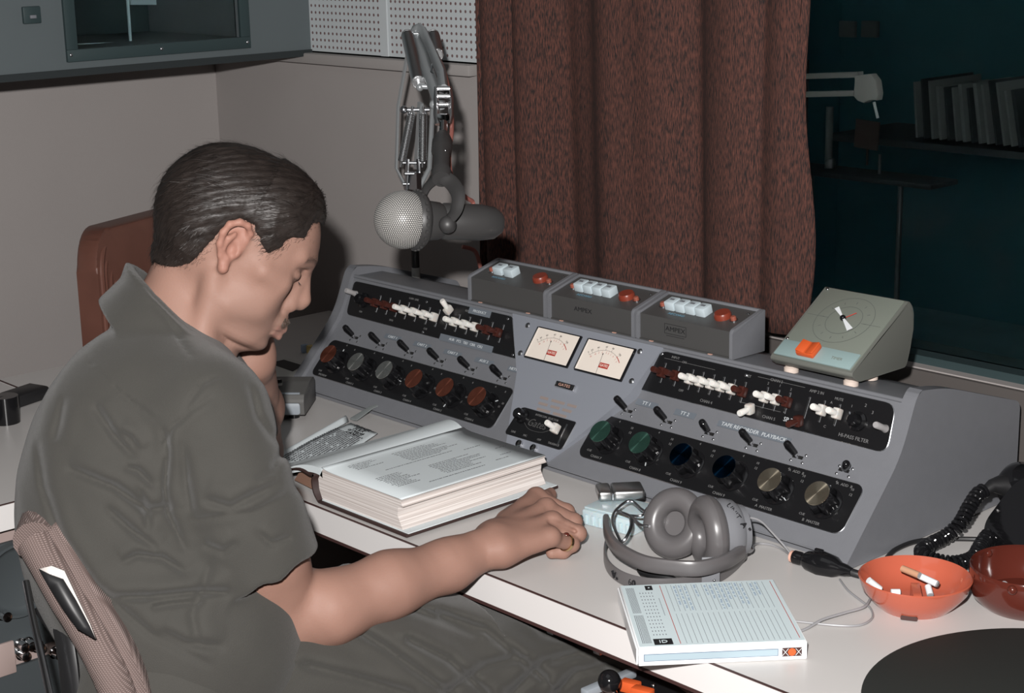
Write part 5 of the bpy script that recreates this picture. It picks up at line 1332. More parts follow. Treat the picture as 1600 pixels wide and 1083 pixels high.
# ears
def ear(s_):
    O = lambda f, u, o: H(f, s_ * (.0705 + o), u)
    e = [(-.006, -.0235), (-.012, -.016), (-.019, -.004), (-.0215, .009), (-.019, .021), (-.010, .0285), (.000, .0290), (.0065, .022), (.006, .012), (.001, .005), (-.006, .001)]
    outs = [.002, .007, .013, .017, .019, .017, .012, .006, .002, .001, .001]
    Bd.ell(O(-.007, .004, .003), (.0150, .0055, .0235), HM, .006)
    Bd.chain([O(f, u, o) for (f, u), o in zip(e, outs)], [.0036, .0036, .0038, .0040, .0042, .0042, .0040, .0036, .0030, .0026, .002], .003)
    Bd.chain([O(-.0045, -.0215, .002), O(-.0025, -.0275, .004)], [.0055, .0060], .006)      # lobe
    Bd.chain([O(-.0040, -.0160, .006), O(-.0105, -.006, .009), O(-.0125, .006, .011), O(-.0075, .015, .010)], [.0030, .0034, .0034, .0028], .003)
    Bd.ell(O(.0035, -.0050, .005), (.0032, .004, .0055), HM, .003)
    Bd.ell(O(-.0045, -.0035, .0105), (.0058, .0062, .0085), HM, .003, 's')
    Bd.ell(O(-.0025, .0175, .0120), (.0050, .0050, .0060), HM, .003, 's')
ear(-1); ear(1)
# neck
Bd.cone(A3(309, 430, 2.035), A3(272, 545, 2.035), .0550, .0590, .010)
Bd.cone(A3(316, 470, 2.035), A3(286, 560, 2.035), .036, .042, .012)
Bd.cone(A3(334, 432, 1.972), A3(312, 552, 1.985), .012, .011, .012)
# torso inside the shirt
SR, SL = A3(306, 640, 1.945), A3(325, 610, 2.225)
Bd.chain([A3(272, 545, 2.035), A3(225, 690, 2.07), A3(185, 860, 2.06), A3(215, 985, 2.05)], [.058, .082, .082, .088], .05)
Bd.cone(SR, SL, .050, .050, .03)
# right arm
EL = A3(427, 966, 1.985); WR = Z3(772, 850, .7865)
Bd.chain([SR, A3(350, 730, 1.93), A3(405, 870, 1.94), EL], [.054, .052, .050, .043], .015)
Bd.cone(A3(395, 840, 1.92), A3(440, 930, 1.97), .045, .042, .02)
FA = A3(515, 950, 1.985); FB = A3(610, 913, 2.02); FC_ = A3(700, 883, 2.065)
Bd.chain([EL, FA, FB, FC_, WR], [.0405, .0415, .0375, .0300, .0250], .018)
Bd.ell(A3(452, 975, 1.985), (.026, .026, .026), None, .025)
Bd.cone(Z3(765, 838, .790), Z3(782, 858, .786), .019, .019, .012)
# right hand
def fing(pts, rs, k=.004): Bd.chain(pts, rs, k)
mc = [Z3(838, 777, .7985), Z3(853, 794, .8020), Z3(863, 815, .7985), Z3(860, 839, .7900)]
pp = [Z3(885, 799, .7800), Z3(896, 815, .7800), Z3(903, 833, .7790), Z3(893, 850, .7700)]
dp = [Z3(887, 817, .7620), Z3(888, 829, .7615), Z3(890, 845, .7610), Z3(880, 862, .7595)]
tp = [Z3(873, 822, .7600), Z3(872, 834, .7600), Z3(872, 848, .7600), Z3(862, 864, .7600)]
palmw = [Z3(778, 832, .790), Z3(780, 842, .790), Z3(782, 852, .787), Z3(785, 862, .782)]
for i in range(4):
    r0 = (.0105, .0110, .0105, .0095)[i]
    Bd.chain([palmw[i], mc[i]], [.0170, .0128], .014)
    Bd.ell(mc[i] + np.array((0, 0, .002)), (.0115, .0115, .0105), None, .006)
    fing([mc[i], pp[i], dp[i], tp[i]], [r0 + .0008, r0 - .0004, r0 - .0012, r0 - .0022], .0045)
    Bd.ell(pp[i], (r0 + .0006,) * 3, None, .003)
Bd.ell(Z3(822, 832, .776), (.030, .026, .018), None, .015)
Bd.chain([Z3(792, 815, .782), Z3(822, 792, .774), Z3(848, 779, .7655), Z3(863, 770, .7640)], [.016, .0135, .0105, .0088], .008)
# knuckle webs and tendons
for i in range(3):
    Bd.cone((mc[i] + mc[i + 1]) / 2 + np.array((0, 0, .011)), (pp[i] + pp[i + 1]) / 2 + np.array((0, 0, .010)), .0028, .0022, .006, 's')
# left forearm, standing on its elbow, hand closed behind the jaw
LE = Z3(398, 705, .7905); LW = A3(392, 560, 2.155)
Bd.chain([LE, LE * .5 + LW * .5, LW], [.036, .0385, .0280], .02)
Bd.chain([SL, A3(350, 660, 2.28), LE], [.052, .046, .038], .02)
LH = H(.045, .085, -.045)
Bd.chain([LW, LH], [.027, .028], .02)
for i in range(4):
    a = LH + Hu * (.020 - .014 * i) + Hs * .010; b_ = a + Hf * .028 + Hs * -.006; c_ = b_ - Hs * .022 + Hf * -.004
    Bd.chain([a, b_, c_], [.0105, .0095, .0085], .004)
Bd.chain([LW + Hu * .02, LH - Hf * .012 + Hu * .03, LH - Hf * .01 + Hu * .055], [.014, .011, .009], .006)
def skin_dis(p, d): return d + .0006 * nz(p, 160, 3)
Bd.add(skin_dis, (0, 0, 0), 0, 0, 'd')
lo_ = np.minimum.reduce([HC - .2, A3(20, 1083, 1.9), WR, LE, LH]) - .12; hi_ = np.maximum.reduce([HC + .13, WR, pp[0], LE, LH + .03]) + .05
lo_[2] = .56
me, P, Fq = Bd.mesh('body', .0020, lo_, hi_)

man = thing('person', 'man in an olive green shirt bent over the open book, chin on his left hand', 'person', (float(A3(200, 1000, 2.05)[0]), float(A3(200, 1000, 2.05)[1]), 0.0))
PI_ = Matrix.Translation(-man.location)
def addp(name, me, m, parent=man):
    o = mobj(name, me, m, parent); o.matrix_local = PI_ if parent is man else Matrix.Identity(4); return o
# skin colouring kept as a vertex attribute: lips, ear, stubble, brows
q = (P - HC) @ HM.T; f, l, u = q.T
inh = (np.linalg.norm(q, axis=1) < .15)
def gs(d, w_): return np.exp(-(d / w_) ** 2)
lip = inh * gs(np.minimum(np.hypot((u + .0635) , 0), np.hypot(u + .0725, 0)), .0045) * (f > .0855) * (np.abs(l) < .022)
earm = inh * (np.abs(l) > .0745) * (np.abs(f + .007) < .03) * (np.abs(u) < .04)
brow = inh * gs(u - (.0245 + .004 * np.sin(np.clip((np.abs(l) - .01) / .035, 0, 1) * PI)), .0034) * (f > .055) * (np.abs(l) > .010) * (np.abs(l) < .047)
lash = inh * gs(u + .0012, .0013) * (f > .072) * (np.abs(l) > .018) * (np.abs(l) < .044)
jaw = inh * np.clip((-.03 - u) / .03, 0, 1) * np.clip((f - .0) / .04, 0, 1)
mou = inh * gs(u + .0530, .0065) * (f > .078) * (np.abs(l) < .026)
red = np.clip(.5 + .5 * nz(P, 60, 8), 0, 1)
base = np.array((.270, .158, .124)); colr = base[None] * (0.93 + .14 * red[:, None]) * np.array((1, .985, .97))
def mixc(c, t, tgt): return c * (1 - t[:, None]) + np.array(tgt) * t[:, None]
colr = mixc(colr, .45 * lip, (.34, .15, .125)); colr = mixc(colr, .35 * earm.astype(float), (.37, .15, .11)); colr = mixc(colr, .22 * jaw, (.22, .15, .125))
colr = mixc(colr, .75 * np.clip(brow, 0, 1), (.07, .045, .035)); colr = mixc(colr, .8 * lash, (.06, .04, .035)); colr = mixc(colr, .45 * mou, (.14, .09, .07))
armm = (~inh); colr = mixc(colr, .18 * armm, (.30, .15, .11))
mole = A3(388, 442, 1.955); colr = mixc(colr, gs(np.linalg.norm(P - mole, axis=1), .0022) * .7, (.12, .06, .05))
at_ = me.color_attributes.new('tone', 'FLOAT_COLOR', 'POINT'); at_.data.foreach_set('color', np.concatenate([colr, np.ones((len(colr), 1))], 1).astype(np.float32).ravel())
ms = mat('skin', tuple(base), .58, spec=.30, sss=.06, bump=.10, bscale=420)
nt = ms.node_tree; an = nt.nodes.new('ShaderNodeAttribute'); an.attribute_name = 'tone'; nt.links.new(an.outputs['Color'], nt.nodes['Principled BSDF'].inputs['Base Color'])
body = addp('body', me, ms)

# ---- hair: shell over the scalp with a tapering hairline plus combed strands
hl_px = [(512, 352), (506, 350), (500, 346), (491, 347), (483, 360), (476, 372), (462, 372), (449, 374), (440, 386), (432, 391), (421, 398), (414, 394), (409, 382), (403, 368), (396, 352), (382, 345), (366, 346), (350, 358), (337, 368), (322, 386), (310, 400), (296, 412), (280, 416), (262, 418), (236, 414)]
k_ = math.cos(yw)
poly = []
for px, py in hl_px:
    t_ = np.clip((px - 440) / 60, 0, 1); off = .075 * (1 - t_) + .045 * t_       # side offset where that part of the hairline sits
    dep_ = 2.03 - off * k_; w3 = A3(px, py, dep_); qq = (w3 - HC) @ HM.T; poly.append((qq[0], qq[2]))
poly += [(-.16, -.09), (-.16, .16), (.14, .16), (.14, .075)]
poly = np.array(poly)
def poly_sd(f, u):
    d = np.full(len(f), 9.0); ins = np.zeros(len(f), bool); n = len(poly)
    for i in range(n):
        a = poly[i]; b_ = poly[(i + 1) % n]; e = b_ - a; w_ = np.stack([f - a[0], u - a[1]], 1); t = np.clip((w_ @ e) / (e @ e), 0, 1)
        d = np.minimum(d, ((w_ - t[:, None] * e) ** 2).sum(1)); c = (a[1] > u) != (b_[1] > u)
        with np.errstate(divide='ignore', invalid='ignore'): xi = (b_[0] - a[0]) * (u - a[1]) / (b_[1] - a[1]) + a[0]
        ins ^= c & (f < xi)
    return np.sqrt(d) * np.where(ins, -1, 1)
neck_fn = Bd.p[[i for i, q_ in enumerate(Bd.p)][0]][0]
NK = Field(); NK.add(head_d, HC, .125, .012); NK.cone(A3(309, 430, 2.035), A3(272, 545, 2.035), .0550, .0590, .010)
def hair_d(p):
    q = (p - HC) @ HM.T; f, l, u = q.T
    # in front of the temples the hairline crosses the forehead at a steady height
    s = poly_sd(f, u) + .0022 * nz(p, 420, 77) + .0012 * nz(p, 900, 78)
    base_ = NK.ev(p)
    th = .0125 * np.clip(-s / .034, 0, 1) ** .7 + .003 * np.clip((u - .03) / .05, 0, 1) * (f > .0) 
    comb = np.sin((f * .62 - u * .78) * 620 + np.abs(l) * 300 + 2.5 * nz(p, 45, 5)) * .6 + np.sin((f * .60 - u * .80) * 1300 - l * 400 + 3 * nz(p, 60, 6)) * .4
    th = th + (.0010 * comb + .0016 * nz(p, 60, 9)) * np.clip(-s / .02, 0, 1)
    return np.maximum(base_ - th, (s + .0) * .8)
Hd = Field(); Hd.add(hair_d, HC, .14, .0)
hm, HP, HF = Hd.mesh('hair', .0020, HC - .15, HC + .15)
mh = mat('hair_dark', (.020, .015, .013), .50, spec=.45, noise=.6, nscale=60)
hair = addp('hair', hm, mh)
# strands
nq = np.zeros_like(HP)
e1 = HP[HF[:, 1]] - HP[HF[:, 0]]; e2 = HP[HF[:, 3]] - HP[HF[:, 0]]; fnn = np.cross(e1, e2)
for j in range(4): np.add.at(nq, HF[:, j], fnn)
nq /= np.maximum(np.linalg.norm(nq, axis=1), 1e-12)[:, None]
hq = (HP - HC) @ HM.T
outer = np.where((nq * (HP - HC)).sum(1) > 0.0)[0]
rg = np.random.default_rng(4); pick = rg.choice(outer, 9000)
V = []; FF = []
for i_ in pick:
    p = HP[i_].copy(); n = nq[i_]; f, l, u = hq[i_]
    flow = -Hf * (.75 if u > .0 else .35) - Hu * (.25 + .9 * np.clip((.07 - u) / .1, 0, 1)) + Hs * np.sign(l) * .45 * (u > .06)
    if f > .045: flow = -Hf * .3 - Hu * (.35) + Hs * (-.65 if l < .01 else .5)
    flow = flow - n * (flow @ n); nf = np.linalg.norm(flow)
    if nf < 1e-3: continue
    flow /= nf; flow += rg.normal(size=3) * .14; s_ = float(poly_sd(np.array([f]), np.array([u]))[0])
    L = (.006 + .016 * min(1, max(0, -s_) / .04)) * rg.uniform(.6, 1.3); lift = rg.uniform(.0, .0022) + .0005
    w_ = np.cross(flow, n); w_ /= np.linalg.norm(w_); wd = .00030
    k0 = len(V)
    for t in (0, .5, 1): 
        c = p + flow * L * t + n * (lift * math.sin(t * 2.2) - .004 * t * t * (L / .02)); V += [c - w_ * wd * (1 - .8 * t), c + w_ * wd * (1 - .8 * t)]
    FF += [(k0, k0 + 1, k0 + 3, k0 + 2), (k0 + 2, k0 + 3, k0 + 5, k0 + 4)]
# short fading hairs along the hairline
def fringe():
    q = (P - HC) @ HM.T; cand = np.where((np.linalg.norm(q, axis=1) < .13) & (np.abs(q[:, 1]) < .0775) & (q[:, 0] < .09))[0]
    cand = rg.choice(cand, min(len(cand), 30000), replace=False); ss = poly_sd(q[cand, 0], q[cand, 2])
    for i_, s_ in zip(cand, ss):
        f, l, u = q[i_]
        if s_ < -.003 or s_ > .012 or rg.random() > .75 * (1 - max(0, s_) / .012) ** 2 or f > .05 and rg.random() < .6: continue
        p = P[i_]; n = (p - HC) - Hu * ((p - HC) @ Hu) * .3; n /= np.linalg.norm(n)
        flow = -Hf * .6 - Hu * .9 + rg.normal(size=3) * .25; flow -= n * (flow @ n); flow /= np.linalg.norm(flow); w_ = np.cross(flow, n); L = rg.uniform(.003, .007); k0 = len(V)
        for t in (0, .5, 1): 
            c = p + flow * L * t + n * (.0008 - .0006 * t); V.extend([c - w_ * .00016 * (1 - .7 * t), c + w_ * .00016 * (1 - .7 * t)])
        FF.extend([(k0, k0 + 1, k0 + 3, k0 + 2), (k0 + 2, k0 + 3, k0 + 5, k0 + 4)])
fringe()
# moustache and eyebrow hairs
def tuft(cen, n, spread, dirv, L, w0=.00022):
    for _ in range(n):
        p = cen(rg); d = dirv + rg.normal(size=3) * .25; d /= np.linalg.norm(d); w_ = np.cross(d, rg.normal(size=3)); w_ /= np.linalg.norm(w_); k0 = len(V2)
        for t in (0, 1): c = p + d * L * rg.uniform(.7, 1.2) * t; V2.extend([c - w_ * w0 * (1 - .6 * t), c + w_ * w0 * (1 - .6 * t)])
        F2.append((k0, k0 + 1, k0 + 3, k0 + 2))
sm = bpy.data.meshes.new('strands'); sm.from_pydata([tuple(v) for v in V], [], FF)
st = addp('hair_strands', sm, mh, hair); st['kind'] = 'stuff'
V2 = []; F2 = []
tuft(lambda g: H(.0955 - abs(x_ := g.uniform(-.022, .022)) * .28, x_, g.uniform(-.0570, -.0480)), 900, 0, Hf * .35 - Hu * .9, .0050)
sm = bpy.data.meshes.new('moustache'); sm.from_pydata([tuple(v) for v in V2], [], F2); addp('moustache', sm, mat('facial_hair', (.055, .038, .028), .6))
V2 = []; F2 = []
for s_ in (-1, 1):
    tuft(lambda g: H(.0905 - (t := g.uniform(0, 1)) * .014, s_ * (.012 + .032 * t), .0255 + .004 * math.sin(t * 3) + g.uniform(-.002, .002)), 130, 0, Hs * s_ * .8 + Hu * .2 + Hf * .2, .0065)
    tuft(lambda g: H(.0825, s_ * g.uniform(.022, .040), -.002), 20, 0, Hf * .8 - Hu * .6, .0045, .00014)
sm = bpy.data.meshes.new('eyebrows'); sm.from_pydata([tuple(v) for v in V2], [], F2); addp('eyebrows', sm, mh)
# ring on the little finger
rc = (mc[3] * .25 + pp[3] * .75); rd = Vector(pp[3] - mc[3]).normalized()
b = B(); b.lathe([(.0100, -.0022), (.0112, -.0022), (.0114, .0), (.0112, .0022), (.0100, .0022), (.0100, -.0022)], rc, R=rd.to_track_quat('Z', 'Y').to_matrix(), n=28); b.sph(Vector(rc) + Vector((0, 0, .0108)) - FWD * .003, .0042, 1, sc=(1, 1, .7))
rg_me = b.mesh('ring'); tag(mobj('finger_ring', rg_me, ['ring_gold', 'ash_brown']), 'gold ring with a dark stone on the right hand resting on the desk', 'ring')
tag(B().tube([Z3(862, 824, .766), Z3(880, 817, .766), Z3(900, 810.5, .766), Z3(908.5, 807.5, .766)], .0038, n=12, rs=[.0035, .0038, .0038, .0030]).obj('pen', 'teal_pen'), 'dark teal pen held in the right hand, its end just showing', 'pen')

# ================================================================== clothes
Sh = Field()
def W3(px, py): return None
# trunk
Sh.chain([A3(246, 620, 1.98), A3(260, 602, 2.13)], [.080, .080], .03)
Sh.chain([A3(294, 642, 1.945), A3(312, 612, 2.225)], [.070, .066], .032)
Sh.chain([A3(225, 662, 1.985), A3(240, 635, 2.19)], [.104, .100], .06)
Sh.chain([A3(200, 745, 1.965), A3(210, 720, 2.20)], [.113, .113], .06)
Sh.chain([A3(198, 850, 1.975), A3(205, 830, 2.18)], [.116, .116], .06)
Sh.chain([A3(262, 955, 1.965), A3(262, 940, 2.16)], [.118, .118], .06)
Sh.chain([A3(330, 1020, 1.975), A3(320, 1000, 2.16)], [.112, .112], .06)
Sh.cone(A3(300, 760, 1.96), A3(320, 900, 1.99), .07, .085, .06)
# right sleeve, rolled: its own group so that only it is cut off square and hollowed
S0, S1, S2 = A3(318, 655, 1.915), A3(362, 765, 1.905), A3(404, 876, 1.925)
Sl = Field()
Sl.chain([A3(296, 645, 1.935), S0, S1], [.068, .067, .0625], .035)
Sl.cone(S1, S2, .0610, .0585, .02)
cd0 = S1 * .50 + S2 * .50
sd = (S2 - S1) / np.linalg.norm(S2 - S1); cut = S2 + sd * .010
sdn = sd * .93 + NR * .10 + ND * .05; sdn /= np.linalg.norm(sdn)
Sl.cone(cd0, S2 + sd * .02, .0685, .0668, .0015)
def sleeve_fn(p):
    d = Sl.ev(p); rel = p - cut; pl_ = rel @ sdn + .0025 * np.sin((rel @ NR) * 170)
    ax_ = rel - np.outer(rel @ sd, sd); rr_ = np.sqrt((ax_ ** 2).sum(1)); hole = np.maximum(rr_ - .0525, -(rel @ sdn) - .030)
    return smax(smax(d, pl_, .004), -hole, .003)
Sh.add(sleeve_fn, S1, .22, .022)
# left sleeve
Sh.chain([SL, A3(345, 650, 2.28), A3(368, 676, 2.33)], [.066, .058, .050], .03)
# collar band and leaf round the neck
na = A3(272, 545, 2.035); nb_ = A3(309, 430, 2.035); nax = (nb_ - na) / np.linalg.norm(nb_ - na)
pn = (NR * .72 - ND * .70); c_on = A3(268, 470, 2.035)
def collar(p):
    t = np.clip((p - na) @ nax, -.03, .12); qd = p - na - t[:, None] * nax
    r = np.sqrt((qd ** 2).sum(1)) - (.0740 + .012 * np.clip(.05 - t, 0, .1) / .05)
    shell = np.abs(r) - .0048
    top = (p - A3(240, 440, 2.035)) @ pn - .000          # cut line from the nape down to the throat
    bot = -((p - A3(205, 500, 2.035)) @ pn) - .015
    return smax(smax(shell, top, .003), bot, .003)
Sh.add(collar, na * .5 + nb_ * .5, .14, .008)
def leaf(p):
    t = np.clip((p - na) @ nax, -.06, .12); qd = p - na - t[:, None] * nax
    rr_ = np.sqrt((qd ** 2).sum(1)); shell = np.maximum(rr_ - (.0867 + .030 * np.clip(.062 - t, 0, .12) / .06), (.0740 + .012 * np.clip(.05 - t, 0, .1) / .05) - rr_)
    top = (p - A3(236, 441, 2.035)) @ pn
    bot = -((p - A3(205, 490, 2.035)) @ pn) - .014 
    return smax(smax(shell, top, .003), bot, .003)
Sh.add(leaf, na * .5 + nb_ * .5, .16, .006)
neckhole = lambda p: None
def neckcut(p, d):
    t = (p - na) @ nax; tc_ = np.clip(t, -.02, .14); qd = p - na - tc_[:, None] * nax; r = np.sqrt((qd ** 2).sum(1)) - .0685
    reg = np.maximum(r, -((p - A3(245, 520, 2.035)) @ pn) + .005)
    return smax(d, -reg, .003)
Sh.add(neckcut, (0, 0, 0), 0, 0, 'd'); 
creases = [([(147, 633), (178, 680), (212, 716)], .006, .007), ([(185, 674), (203, 684), (218, 705)], .005, .005), ([(105, 731), (178, 760), (230, 796), (270, 792)], .0065, .0085), ([(165, 792), (205, 828), (247, 858)], .006, .007),
           ([(190, 879), (214, 867), (254, 872), (292, 896)], .0055, .0065), ([(165, 934), (235, 932), (300, 925), (360, 925)], .006, .009), ([(236, 950), (262, 944), (320, 938)], .0055, .0065), ([(100, 620), (92, 660), (84, 690)], .006, .004),
           ([(58, 690), (68, 760), (95, 840), (150, 915), (235, 990), (330, 1040)], .006, .005), ([(255, 668), (262, 700), (258, 760), (262, 800), (290, 860)], .0045, .0060), ([(330, 620), (300, 640), (268, 668), (250, 712)], .0035, .0035), ([(135, 560), (190, 615), (245, 655)], .0022, .0022),
           ([(285, 690), (292, 760), (300, 800)], .006, .0045), ([(318, 780), (360, 792), (440, 752)], .007, .0075), ([(300, 812), (345, 806), (395, 800), (450, 772)], .005, .0035), ([(318, 850), (350, 862), (372, 846)], .006, .005), ([(400, 830), (425, 850), (455, 838)], .005, .005), ([(445, 700), (425, 735), (400, 748)], .006, .005),
           ([(390, 600), (402, 650), (430, 690)], .006, .004), ([(235, 470), (262, 500), (300, 560)], .004, .003), ([(345, 585), (315, 600), (285, 645)], .004, .003), ([(215, 760), (230, 800), (232, 830)], .006, .006), ([(195, 730), (215, 735), (240, 760)], .005, .006), ([(330, 880), (300, 960), (310, 1010)], .007, .005), ([(250, 985), (290, 1005), (350, 1010)], .007, .006)]
CR = []
for pl_, w_, a_ in creases:
    pts = [np.array(((x - 800) / FPX * 1.95, (y - 541) / FPX * 1.95)) for x, y in pl_]
    CR.append((pts, w_ * .8, a_ * 1.0))
def crease_dis(p, d):
    rel = p - NC; z_ = rel @ NF; s_ = 1.95 / z_; X = np.stack([(rel @ NR) * s_, (rel @ ND) * s_], 1)
    nearside = np.clip((2.07 - z_) / .06, 0, 1)
    dis = np.zeros(len(p))
    for pts, w_, a_ in CR:
        best = np.full(len(p), 9.0); sgn = np.ones(len(p)); tw = np.zeros(len(p)); nS = len(pts) - 1
        for ii, (a, b_) in enumerate(zip(pts, pts[1:])):
            e = b_ - a; wv = X - a; t = np.clip((wv @ e) / (e @ e), 0, 1); q_ = wv - t[:, None] * e; dd = np.sqrt((q_ ** 2).sum(1)); cr_ = e[0] * wv[:, 1] - e[1] * wv[:, 0]
            m_ = dd < best; best = np.where(m_, dd, best); sgn = np.where(m_, np.sign(cr_), sgn); T_g = (ii + t) / nS; tw = np.where(m_, np.clip(4 * T_g * (1 - T_g), 0, 1) ** .45 * .9 + .1, tw)
        s = best * sgn
        dis += a_ * tw * (1.15 * np.exp(-(s / (.95 * w_)) ** 2) - .60 * np.exp(-((s + 2.6 * w_) / (2.4 * w_)) ** 2))
    return d + dis * nearside + .0040 * nz(p, 16, 23) + .0030 * nz(p, 30, 21) + .0012 * nz(p, 85, 22)
Sh.add(crease_dis, (0, 0, 0), 0, 0, 'd')
me, P2, F2_ = Sh.mesh('shirt', .0030, np.array([-1.95, .70, .56]), np.array([-1.30, 1.55, 1.30]))
cl = mat('olive_cloth', (.042, .040, .0350), .85, noise=.10, nscale=25, bump=.35, bscale=1100, sheen=.15)
shirt = addp('shirt', me, cl)
# stitched seams on the near side
# trousers: seat, two thighs running under the desk, shins
Tr = Field()
HR, HL = A3(262, 1085, 1.955), A3(285, 1050, 2.16)
KR = A3(905, 1010, 2.20); KL = A3(800, 950, 2.42)
KR = np.array((-1.437 , 1.405, .618)) if False else KR
Tr.chain([HR, HL], [.115, .115], .05)
Tr.chain([HR, HR * .5 + KR * .5, KR], [.098, .092, .070], .03)
Tr.chain([HL, HL * .5 + KL * .5, KL], [.098, .092, .070], .03)
for K_ in (KR, KL): Tr.chain([K_, K_ * np.array((1, 1, 0)) + np.array((.03, .02, .36)), K_ * np.array((1, 1, 0)) + np.array((.0, -.02, .10))], [.068, .066, .062], .02)
tc_ = [([(690, 960), (760, 985), (850, 1060)], .007, .009), ([(735, 925), (790, 950), (860, 985)], .006, .007), ([(800, 1083), (850, 1035), (905, 1020), (980, 1050)], .007, .009), ([(700, 1083), (760, 1040), (800, 1030)], .007, .008), ([(520, 960), (600, 1010), (700, 1083)], .007, .007), ([(560, 900), (640, 950), (740, 990)], .007, .006), ([(820, 960), (850, 990), (920, 1010)], .006, .007), ([(480, 1040), (560, 1060), (640, 1083)], .007, .006), ([(640, 1000), (700, 1030), (760, 1083)], .006, .007), ([(870, 1083), (900, 1050), (960, 1035)], .006, .007)]
CT = [([np.array(((x - 800) / FPX * 2.05, (y - 541) / FPX * 2.05)) for x, y in pl_], w_ * .8, a_ * .8) for pl_, w_, a_ in tc_]
def tro_dis(p, d):
    rel = p - NC; z_ = rel @ NF; s_ = 2.05 / z_; X = np.stack([(rel @ NR) * s_, (rel @ ND) * s_], 1); dis = np.zeros(len(p))
    for pts, w_, a_ in CT:
        best = np.full(len(p), 9.0); sgn = np.ones(len(p))
        for a, b_ in zip(pts, pts[1:]):
            e = b_ - a; wv = X - a; t = np.clip((wv @ e) / (e @ e), 0, 1); q_ = wv - t[:, None] * e; dd = np.sqrt((q_ ** 2).sum(1)); cr_ = e[0] * wv[:, 1] - e[1] * wv[:, 0]
            m_ = dd < best; best = np.where(m_, dd, best); sgn = np.where(m_, np.sign(cr_), sgn)
        s = best * sgn; dis += a_ * 1.5 * (1.1 * np.exp(-(s / w_) ** 2) - .65 * np.exp(-((s + 2.4 * w_) / (2.2 * w_)) ** 2))
    d = d + dis + .005 * nz(p, 30, 31) + .0015 * nz(p, 90, 32)
    # flatten beneath the worktop
    return np.where(p[:, 1] > 1.27, smax(d, p[:, 2] - .694, .02), d)
Tr.add(tro_dis, (0, 0, 0), 0, 0, 'd')
me, P2, F2_ = Tr.mesh('trousers', .0040, np.array([-2.15, .55, .0]), np.array([-1.0, 1.85, .78]))
tro = addp('trousers', me, cl)
b = B(PI_)
for K_ in (KR, KL):
    c0 = Vector((K_[0] + .02, K_[1] + .02, 0)); 
    b.prism(rpoly([(-.12, 0), (-.12, .055), (-.06, .10), (-.02, .10), (.04, .05), (.15, .035), (.16, 0)], .012), -.045, .045, fn=lambda x, z, h: c0 + Vector((x * .69 - h * .72, x * .72 + h * .69, z)), bev=.008)
b.obj('shoes', 'black_rubber', man)
print('LIMBS', np.linalg.norm(EL - WR), np.linalg.norm(SR - EL), np.linalg.norm(LE - LW), np.linalg.norm(SL - LE), [round(float(np.linalg.norm(a - b_)), 3) for a, b_ in zip(mc, pp)], 'K', KR, KL, 'EL', EL, 'SR', SR, SL, HR, HL, LE, LW)
# ================================================================== chair the man sits on
oc = thing('office_chair', 'office chair with a woven mauve-brown back, seen behind the seated man', 'chair', (float(HR[0] + HL[0]) / 2, float(HR[1] + HL[1]) / 2, 0))
OI = Matrix.Translation(-oc.location)
mw = mat('woven_fabric', (.20, .145, .13), .9)
nt = mw.node_tree; bs = nt.nodes['Principled BSDF']; tc = nt.nodes.new('ShaderNodeTexCoord')
wv = [nt.nodes.new('ShaderNodeTexWave') for _ in range(2)]
for w_, dr in zip(wv, ('DIAGONAL', 'Z')):
    w_.bands_direction = dr; w_.inputs['Scale'].default_value = 170 if dr == 'Z' else 140; w_.inputs['Distortion'].default_value = .6; nt.links.new(tc.outputs['Object'], w_.inputs['Vector'])
pm_ = mth(nt, 'MULTIPLY', wv[0].outputs['Fac'], wv[1].outputs['Fac'])
cr = nt.nodes.new('ShaderNodeValToRGB'); cr.color_ramp.elements[0].color = (.11, .078, .07, 1); cr.color_ramp.elements[1].position = .7; cr.color_ramp.elements[1].color = (.27, .205, .19, 1)
nt.links.new(pm_, cr.inputs[0]); nt.links.new(cr.outputs[0], bs.inputs['Base Color'])
bp = nt.nodes.new('ShaderNodeBump'); bp.inputs['Strength'].default_value = .6; bp.inputs['Distance'].default_value = .002; nt.links.new(pm_, bp.inputs['Height']); nt.links.new(bp.outputs[0], bs.inputs['Normal'])
# backrest: curved padded panel behind the lower back, its near edge toward the camera
near = [A3(54, 846, 1.86), A3(76, 884, 1.85), A3(106, 936, 1.84), A3(137, 985, 1.83), A3(164, 1035, 1.82), A3(184, 1083, 1.82), A3(205, 1160, 1.82)]
near = smooth_path([Vector(v) for v in near], 8)
b = B(OI)
fz = Vector(FWD) * 1.0; fz.z = 0; fz.normalize()
back_dir = Vector(-RIGHT); back_dir.z = 0; back_dir.normalize()
def bk_(u, v, off=0):
    i = u * (len(near) - 1); k = min(int(i), len(near) - 2); p = near[k].lerp(near[k + 1], i - k)
    a = v * 2 - 1
    return p + fz * (.40 * v) + back_dir * (.012 * (1 - a * a) + off) + Vector((0, 0, .01 * (1 - a * a)))
b.grid(40, 24, lambda u, v: bk_(u, v)); o = b.obj('backrest', mw, oc); so = o.modifiers.new('s', 'SOLIDIFY'); so.thickness = .030; so.offset = 1
for p in o.data.polygons: p.use_smooth = True
b = B(OI); b.tube([bk_(t / 20, 0) for t in range(21)], .0200, n=14); b.tube([bk_(0, t / 16) for t in range(17)], .0235, n=14); b.tube([bk_(t / 20, 1) for t in range(21)], .0235, n=14); b.obj('edge_roll', mw, oc)
